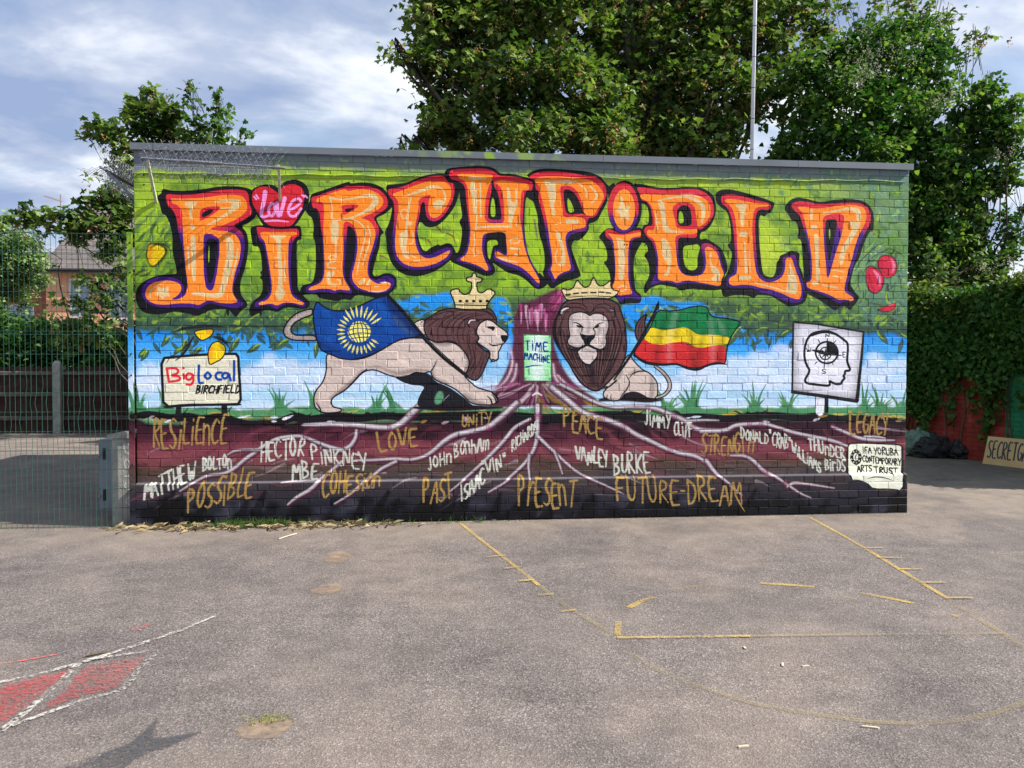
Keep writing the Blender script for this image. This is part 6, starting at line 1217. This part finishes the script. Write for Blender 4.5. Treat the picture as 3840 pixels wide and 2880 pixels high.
# left sycamore and shoots
Ls = [PB(*a) for a in [(560, 400, 85, 9), (500, 400, 50, 8.9), (600, 430, 90, 9), (640, 470, 70, 9), (530, 500, 90, 9), (440, 500, 55, 8.6), (370, 480, 40, 8.6), (330, 510, 24, 8.6), (380, 520, 30, 8.6), (480, 580, 60, 8.8), (600, 560, 80, 9.2), (470, 660, 60, 8.8), (430, 720, 70, 8.6), (380, 770, 70, 8.4), (470, 780, 70, 8.6),
    (330, 830, 70, 8.4), (430, 860, 80, 8.6), (250, 830, 55, 8.4), (180, 810, 45, 8.4), (110, 805, 38, 8.4), (75, 815, 22, 8.4), (130, 835, 36, 8.4), (290, 880, 40, 8.6), (390, 940, 60, 8.8), (470, 900, 60, 8.8), (350, 1060, 34, 8.6), (290, 1130, 30, 8.6), (465, 1000, 30, 8.6), (400, 1150, 40, 8.6), (380, 1230, 60, 8.6), (300, 1240, 60, 8.8), (240, 1230, 44, 8.8), (210, 1130, 16, 8.6), (480, 1130, 26, 8.8), (400, 1040, 30, 8.6), (380, 1095, 36, 8.6), (445, 1090, 34, 8.7), (325, 1140, 34, 8.6), (480, 1050, 24, 8.8), (560, 640, 60, 9.4), (650, 530, 50, 9.2)]]+[((.8, 7.3, 2.6), .8), ((2.0, 7.6, 2.7), .9), ((.3, 8.3, 2.4), .7), ((1.3, 6.5, 2.3), .6), ((-.2, 7.6, 2.9), .5), ((3.0, 7.9, 2.7), .9)]  # last blobs are unseen boughs, added to shade the ground behind the mesh fence
tree('young_sycamore', 'sycamore with thin spreading boughs behind the left end of the wall', 'tree', (-2.9, 9.4, 0), Ls, 1250, .135, SYC, T_SYC, 61, .10, .12, 14, 260, flat=.8, shell=.1, limb_k=.45, keep=.5)
Sh = [PB(*a) for a in [(715, 345, 20, 8.8), (720, 385, 26, 8.8), (735, 430, 34, 8.8), (750, 480, 42, 8.8), (770, 520, 50, 8.8), (820, 370, 16, 8.8), (828, 410, 22, 8.8), (815, 450, 26, 8.8), (860, 430, 12, 8.8), (860, 500, 36, 8.8), (910, 510, 28, 8.8), (800, 540, 50, 8.8), (890, 545, 40, 8.8), (720, 540, 40, 8.8)]]
tree('sapling', 'two upright leafy shoots poking above the roof behind the climb guard', 'young tree', (-1.6, 8.8, 0), Sh, 900, .13, leafmat('young_leaf', [(0, (.03, .08, .02)), (.5, (.06, .13, .03)), (1, (.12, .22, .05))]), T_SYC, 71, .05, .10, 12, 10, flat=1.2, shell=.0)
Pl = [PB(*a) for a in [(40, 900, 70, 15), (90, 930, 70, 15), (20, 980, 80, 15), (110, 1010, 70, 15), (130, 1050, 30, 15), (50, 1080, 80, 15.5), (-40, 960, 100, 15), (-60, 860, 90, 15.4), (10, 850, 40, 15), (130, 970, 50, 15.2), (-80, 1100, 120, 15)]]
tree('pale_green_tree', 'pale feathery green tree at the far left in front of the houses', 'tree', (-10.9, 15.6, 0), Pl, 2600, .13, PALE, T_OVAL, 81, .2, .16, 50, 0, tintk=1.3)
Hd = [PB(*a) for a in [(20, 1300, 110, 11.6), (110, 1310, 100, 11.6), (240, 1330, 80, 11.4), (350, 1340, 80, 11.4), (160, 1350, 70, 11.4), (450, 1350, 70, 11.4), (60, 1360, 60, 11.4), (20, 1290, 100, 12), (110, 1300, 100, 12), (210, 1290, 90, 12), (300, 1290, 90, 12), (390, 1310, 90, 12), (470, 1320, 80, 12), (60, 1240, 60, 12.6), (160, 1240, 50, 12.6), (-80, 1260, 110, 12.4), (330, 1260, 40, 12.4), (560, 1300, 90, 12.4), (430, 1280, 50, 12.6)]]
tree('hedge_shrub', 'dark tangled shrubs growing over the top of the wooden fence', 'shrub', (-6.6, 12.2, 0), Hd, 2600, .11, IVY, T_IVY, 91, .08, .24, 40, 0, stems=[(-1.5, 0, .8), (0, 0, .8), (1.4, 0, .7)], tintk=.9)

# ---- yard side wall on the right, painted red and green, under ivy
WA, WB = Vector((10.70, 6.90, 0)), Vector((12.55, 1.15, 0)); wd = (WB-WA).normalized(); wn = Vector((wd.y, -wd.x, 0)); wn = wn if wn.x < 0 else -wn; WL = (WB-WA).length
ywm = Mat('red_wall_paint', .75, .3); 
oc = ywm.n('ShaderNodeTexCoord').outputs['Object']
f_ = ywm.noise(3.5, 5, .65); redc = ywm.ramp(f_, [(.30, (.16, .018, .012)), (.55, (.26, .028, .02)), (.72, (.33, .09, .07))])
gs = ywm.n('ShaderNodeSeparateXYZ'); ywm.l(ywm.pos(), gs.inputs[0]); gr_ = ywm.n('ShaderNodeMath', operation='LESS_THAN'); ywm.l(gs.outputs[1], gr_.inputs[0]); gr_.inputs[1].default_value = 3.62
ywm.base(ywm.mix(gr_.outputs[0], redc, ywm.ramp(f_, [(.3, (.01, .11, .05)), (.7, (.02, .17, .08))]))); ywm.bump(ywm.noise(40, 4), .4, .006)
yw = thing('yard_wall', 'red painted brick wall with a green painted section, right of the mural building', 'wall', tuple((WA+WB)/2))
m_ = MB(); a, b = WA-wn*.006, WB-wn*.006; m_.prism([a, b, b-wn*.22, a-wn*.22], (0, 0, 2.45)); m_.build('core', ywm.m, yw)
for i in (0,):
    c = WA+wd*1.38; m_ = MB(); q = [c+wn*.001, c+wd*.26+wn*.001, c+wd*.26+wn*.10, c+wn*.10]; m_.prism(q, (0, 0, 2.45)); m_.build('pier', ywm.m, yw)
ang = math.atan2(wd.y, wd.x); bc = 0; me_b = None
for k in range(15):
    z = .0375+k*.075; x0 = 1.66-(.1125 if k % 2 else 0)
    for i in range(17):
        x = x0+i*.225+.11; 
        if me_b is None:
            V, F = brick_verts(.222, .0735, 0, (0, 0), .02); me_b = bpy.data.meshes.new('brick'); me_b.from_pydata(V, [], F); me_b.materials.append(ywm.m)
        if x-.11 < 1.65: continue
        p = WA+wd*x+wn*.0065; o = bpy.data.objects.new('brick', me_b); COL.objects.link(o); o.parent = yw; o.location = Vector((p.x, p.y, z))-yw.location; o.rotation_euler = (rb.uniform(-.01, .01), 0, ang if wn.dot(Vector((math.sin(ang), -math.cos(ang), 0))) > 0 else ang+math.pi)
# ivy sheet over it
rs = np.random.RandomState(4); n = 26000
s_ = rs.uniform(-.4, WL+.3, n); low = 1.05+.35*np.sin(s_*2.1+1)+.25*np.sin(s_*5.3)+.12*np.sin(s_*11); low = np.where(np.abs(s_-4.3) < .55, 1.55+.2*np.sin(s_*9), low); low = np.where(s_ < 1.9, .95+.2*np.sin(s_*6), low)
hz = low+(2.75-low)*rs.uniform(0, 1, n)**.85+rs.normal(0, .05, n); dep = .04+rs.uniform(0, .22, n)*(.4+hz/3)+.08*np.sin(s_*3+hz*4)
P = np.stack([WA.x+wd.x*s_+wn.x*dep, WA.y+wd.y*s_+wn.y*dep, hz], 1)
hang = []
for i in range(22):
    s0, l0 = rs.uniform(1.0, 5.4), rs.uniform(.25, .8); z0 = rs.uniform(1.0, 1.5)
    for q in range(int(l0*70)): hang.append(tuple(WA+wd*(s0+rs.normal(0, .05))+wn*(.05+rs.uniform(0, .08)))[:2]+(z0-l0*q/(l0*70),))
P = np.vstack([P, np.array(hang)])
iv = thing('wall_ivy', 'thick curtain of dark green ivy hanging over the red yard wall', 'ivy', tuple((WA+WB)/2+Vector((0, 0, 1)))); leaves('foliage', IVY, iv, P, .085, T_IVY, 5, .15, np.full(len(P), .58), 1.2, None)
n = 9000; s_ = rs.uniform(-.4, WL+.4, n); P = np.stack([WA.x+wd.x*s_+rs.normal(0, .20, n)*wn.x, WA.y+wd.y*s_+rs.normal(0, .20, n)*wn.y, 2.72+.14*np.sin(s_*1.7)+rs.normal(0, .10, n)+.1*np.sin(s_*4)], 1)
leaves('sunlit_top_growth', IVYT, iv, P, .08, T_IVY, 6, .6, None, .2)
b_ = MB()
for i in range(16):
    s0 = rs.uniform(1, 5.5); p = WA+wd*s0+wn*.03; b_.tube([tuple(p), tuple(p+wd*rs.uniform(-.2, .2)+Vector((0, 0, .8))), tuple(p+wd*rs.uniform(-.4, .4)+Vector((0, 0, 2.2)))], [.012, .01, .006], 5, False)
b_.build('stem', TWIG, iv)
# white blossom of the climbing vine
bp = []
for (px, py, Y, r, k) in [(3290, 110, 7.6, 60, 26), (3200, 215, 7.2, 50, 34), (3300, 240, 7.3, 80, 34), (3260, 280, 7.0, 30, 22), (3370, 200, 7.4, 60, 24), (3520, 390, 7.4, 14, 26), (3515, 420, 7.4, 14, 20), (3230, 320, 6.9, 20, 22), (3790, 580, 6.6, 18, 22), (3700, 1010, 6.6, 26, 30)]:
    c, R, _ = PB(px, py, r, Y)
    for i in range(k):
        q = np.array(c)+rs.normal(size=3)*np.array([R, .4, R*.45])
        for j in range(9): bp.append(q+np.array([rs.normal(0, .015)+j*.006*(1 if i % 2 else -1), rs.normal(0, .015), j*.018]))
leaves('blossom_vine', BLOS, None, np.array(bp), .035, T_OVAL, 12, .2, None, 0, label='cream blossom sprays of a vine over the ivy-clad tree', category='blossom')
# tall glossy shoots above the ivy
shg = 'leafy shoots rising above the yard wall'
for lab, px, ytop, Y in [('tallest upright leafy shoot above the ivy wall, nearest the mural wall', 3475, 945, 6.4), ('middle leafy shoot above the ivy wall with pale glossy leaves', 3530, 960, 6.3), ('rightmost and shortest leafy shoot above the ivy wall', 3580, 1000, 6.2)]:
    tp = Vector(at_y(px+10, ytop, Y)); bt = Vector((tp.x-.05, Y, 2.3)); t = thing('leafy_shoot', lab, 'plant', (bt.x, Y, 0), shg); m_ = MB(); m_.tube([Vector((bt.x, Y, 0)), bt, tp], [.012, .009, .004], 5, False); m_.build('stem', TWIG, t)
    P = []
    for i in range(16):
        z = bt.lerp(tp, (i+.5)/16); P += [z+Vector((.03, 0, 0)), z+Vector((-.03, 0, 0)), z+Vector((0, -.03, 0))]
    leaves('foliage', leafmat('glossy_leaf', [(0, (.05, .12, .05)), (1, (.10, .18, .08))], .2, .25, .8), t, [tuple(p) for p in P], .13, T_OVAL, int(px), .9, None, .1)

# ---- rubbish bags and board
def bag(name, label, c, r, mat, seed, extra=None):
    t = thing(name, label, 'rubbish bag', (c[0], c[1], 0), 'rubbish bags against the yard wall'); m_ = MB(); m_.blob(c, r, 48, 30, .30, 2.6, seed, .004); m_.build('bag_body', mat, t, True)
    m_ = MB(); tpz = c[2]+r[2]*1.0; m_.blob((c[0]-.02, c[1], tpz), (.05, .05, .08), 10, 6, .5, 3, seed+4); m_.build('tied_neck', mat, t, True)
    if extra: extra(t)
def bagmat(name, c, c2, rough=.25, trans=0):
    m = Mat(name, rough, .6, c); m.base(m.ramp(m.noise(5, 4, .6, None, 1.2), [(.35, c), (.65, c2)])); m.bump(m.noise(9, 5, .65, None, 2.0), 1.0, .05)
    if trans: m.b.inputs['Transmission Weight'].default_value = trans; m.b.inputs['IOR'].default_value = 1.1
    return m.m
gb_ = on_ground(3462, 1712); kb_ = on_ground(3545, 1718); wb_ = on_ground(3398, 1708)
bag('green_rubbish_bag', 'translucent pale green rubbish bag slumped beside the end of the mural wall', (gb_[0], gb_[1]+.1, .20), (.25, .22, .21), bagmat('green_film', (.10, .17, .13), (.17, .26, .20), .25), 3, lambda t: MB().blob((gb_[0]+.06, gb_[1]-.10, .12), (.12, .045, .10), 12, 8, .2, 2, 8, .01).build('purple_contents', simple('purple_rag', (.09, .03, .08), (.13, .05, .11), 9), t, True))
bag('black_rubbish_bag', 'shiny black rubbish bag lying against the red wall', (kb_[0]-.12, kb_[1]+.12, .16), (.34, .22, .19), bagmat('black_film', (.006, .006, .008), (.014, .014, .018), .22), 7)
bag('black_rubbish_bag', 'smaller low black rubbish bag at the right end of the bag pile', (kb_[0]+.18, kb_[1]-.05, .11), (.17, .17, .13), bpy.data.materials['black_film'], 17)
bag('white_carrier_bag', 'small white plastic bag tucked behind the corner of the mural wall', (wb_[0], wb_[1]+.05, .11), (.12, .10, .13), bagmat('white_film', (.55, .58, .62), (.7, .72, .75), .4), 13)
bag('cream_rubbish_bag', 'pale cream bag on top of the pile, half hidden by the wall corner', (wb_[0]+.04, wb_[1]+.25, .33), (.14, .12, .13), bagmat('cream_film', (.42, .38, .26), (.52, .48, .34), .4), 19)
pl = [on_ground(3684, 1739), on_ground(3684+560, 1739+60)]; A = Vector(pl[0]); d_ = Vector((wd.x, wd.y, 0)); bt0 = A; up_ = (Vector((0, 0, 1))-wn*.22).normalized(); bw, bh = 1.55, .44
sb = thing('plywood_sign', 'plywood board with black painted lettering leaning on the yard wall', 'sign', tuple(bt0))
def brd(u, v): return bt0+d_*u+up_*v+Vector((0, 0, .004))
nn = d_.cross(up_).normalized(); nn = nn if nn.x < 0 else -nn
m_ = MB(); m_.prism([brd(0, 0), brd(bw, 0), brd(bw, bh), brd(0.02, bh)], -nn*.012); m_.build('board', simple('plywood', (.46, .30, .14), (.56, .38, .19), 3, .7, .3, .15), sb)
m_ = MB(); glyph_strokes(m_, 'SECRETGARDEN', brd(.05, .10), d_, up_, .068, .28, .024, nn, .16); m_.build('lettering', simple('black_brush_paint', (.03, .03, .045), (.04, .04, .055), 9), sb)

# ---- weeds, straw and litter at the foot of the wall
rs = np.random.RandomState(8)
def blades(name, mat, X, Y, H, seed, lay=.3, w=.004, lay0=.2, **k):
    rs = np.random.RandomState(seed); n = len(X); th = rs.uniform(0, 2*np.pi, n); ln = rs.uniform(lay0, 1, n)*lay
    d = np.stack([np.cos(th)*ln, np.sin(th)*ln, np.sqrt(np.clip(1-ln**2, .02, 1))], 1); b = np.stack([X, Y, np.full(n, .004)], 1); s = np.stack([-np.sin(th), np.cos(th), np.zeros(n)], 1)*w
    tip = b+d*H[:, None]+np.array([0, 0, -1])*(H*ln*.25)[:, None]; mid = b+d*(H*.55)[:, None]; tip[:, 2] = np.maximum(tip[:, 2], .006); mid[:, 2] = np.maximum(mid[:, 2], .008)
    V = np.stack([b-s, b+s, mid+s*.7, tip, mid-s*.7], 1).reshape(-1, 3); me = bpy.data.meshes.new(name); me.from_pydata(V.tolist(), [], [(i*5, i*5+1, i*5+2, i*5+3, i*5+4) for i in range(n)])
    at = me.attributes.new('tint', 'FLOAT', 'POINT'); at.data.foreach_set('value', np.repeat(rs.rand(n), 5).astype(np.float32)); me.materials.append(mat); return link(name, me, None, **k)
n = 800; X = rs.beta(1.9, 2.2, n)*3.0-.25; blades('dry_grass', STRAW, X+.08*np.sin(X*17), -.10-np.abs(rs.normal(0, .075, n)), rs.uniform(.03, .20, n), 1, 1.0, .0012, lay0=.86, kind='stuff', label='dry straw and dead grass along the foot of the mural wall', category='dry grass')
X = np.concatenate([rs.normal(c, s_, k) for c, s_, k in [(.92, .10, 260), (1.12, .12, 360), (1.32, .07, 220), (1.62, .06, 60), (.62, .08, 60), (2.1, .2, 60), (3.0, .3, 50)]]); blades('green_weeds', GRASS, X, -.10-np.abs(rs.normal(0, .045, len(X))), rs.uniform(.03, .12, len(X)), 2, .95, .0022, kind='stuff', label='low green weeds growing at the foot of the wall', category='weeds')
p = on_ground(1010, 2705); n = 130; blades('grass_tuft', leafmat('yellow_grass', [(0, (.16, .18, .05)), (1, (.36, .34, .14))]), p[0]+rs.normal(0, .05, n), p[1]+rs.normal(0, .025, n), rs.uniform(.01, .035, n), 3, 1.0, .0014, kind='stuff', label='tiny yellow-green grass tuft in the sandy patch', category='grass tuft')
LIT = leafmat('litter_bits', [(0, (.07, .05, .03)), (.6, (.16, .11, .07)), (.9, (.34, .28, .2)), (1, (.6, .58, .55))], .1, .8, .2, (1, 1, 1))
n = 1300; X = rs.uniform(-1.8, 8.2, n); Y = -.07-np.abs(rs.normal(0, .07, n)); P = np.stack([X, Y, np.full(n, .008)], 1)
k = 900; P = np.vstack([P, np.stack([rs.uniform(-3, 9, k), -rs.uniform(0, 1, k)**1.8*4.6-.1, np.full(k, .006)], 1)])
k = 1500; q = rs.uniform(.8, 5.6, k); P = np.vstack([P, np.stack([WA.x+wd.x*q+wn.x*np.abs(rs.normal(0, .22, k)), WA.y+wd.y*q+wn.y*np.abs(rs.normal(0, .22, k)), np.full(k, .008)], 1)])
leaves('leaf_litter', LIT, None, P, .0115, T_OVAL, 14, 2.5, None, 0, kind='stuff', label='scattered crumbs of leaf and grit on the asphalt', category='litter')
CHIP = simple('pale_wood_chip', (.42, .36, .26), (.50, .44, .33), 20, .8, .2, .3)
for lab, (px, py), an_, L in [('pale wood chip lying nearest the bottom of the picture', (2788, 2802), .1, .030), ('long splinter of pale wood near the bottom of the painted arc', (3265, 2730), -.35, .045), ('short upright-looking wood chip just below the yellow cross line', (2793, 2432), 1.5, .022), ('narrow pale chip right of centre below the yellow line', (2935, 2495), 1.1, .03), ('pale chip right of the others below the yellow line', (3022, 2500), .05, .026)]:
    p = Vector(on_ground(px, py)); c, s = math.cos(an_), math.sin(an_); m_ = MB(); w = .007
    Q = [(-L, -w), (L*.8, -w*1.1), (L, w*.2), (L*.7, w), (-L*.9, w*.8)]; m_.prism([(p.x+(c*a-s*b)*.8, p.y+(s*a+c*b)*.8, .001) for a, b in Q], (0, 0, .006)); o = m_.build('wood_chip', CHIP); o['label'] = lab; o['category'] = 'wood chip'; o['group'] = 'wood chips on the asphalt'
for lab, a, b in [('dark twig lying along the white line of the red shape', (318, 2466), (418, 2450)), ('pale straw stalk lying on the asphalt below the wall weeds', (1046, 2024), (1112, 2004))]:
    p, q = Vector(on_ground(*a)), Vector(on_ground(*b)); m_ = MB(); m_.tube([p+Vector((0, 0, .008)), (p+q)/2+Vector((.005, 0, .012)), q+Vector((0, 0, .008))], .005, 5); o = m_.build('twig', TWIG if 'dark' in lab else CHIP); o['label'] = lab; o['category'] = 'twig'
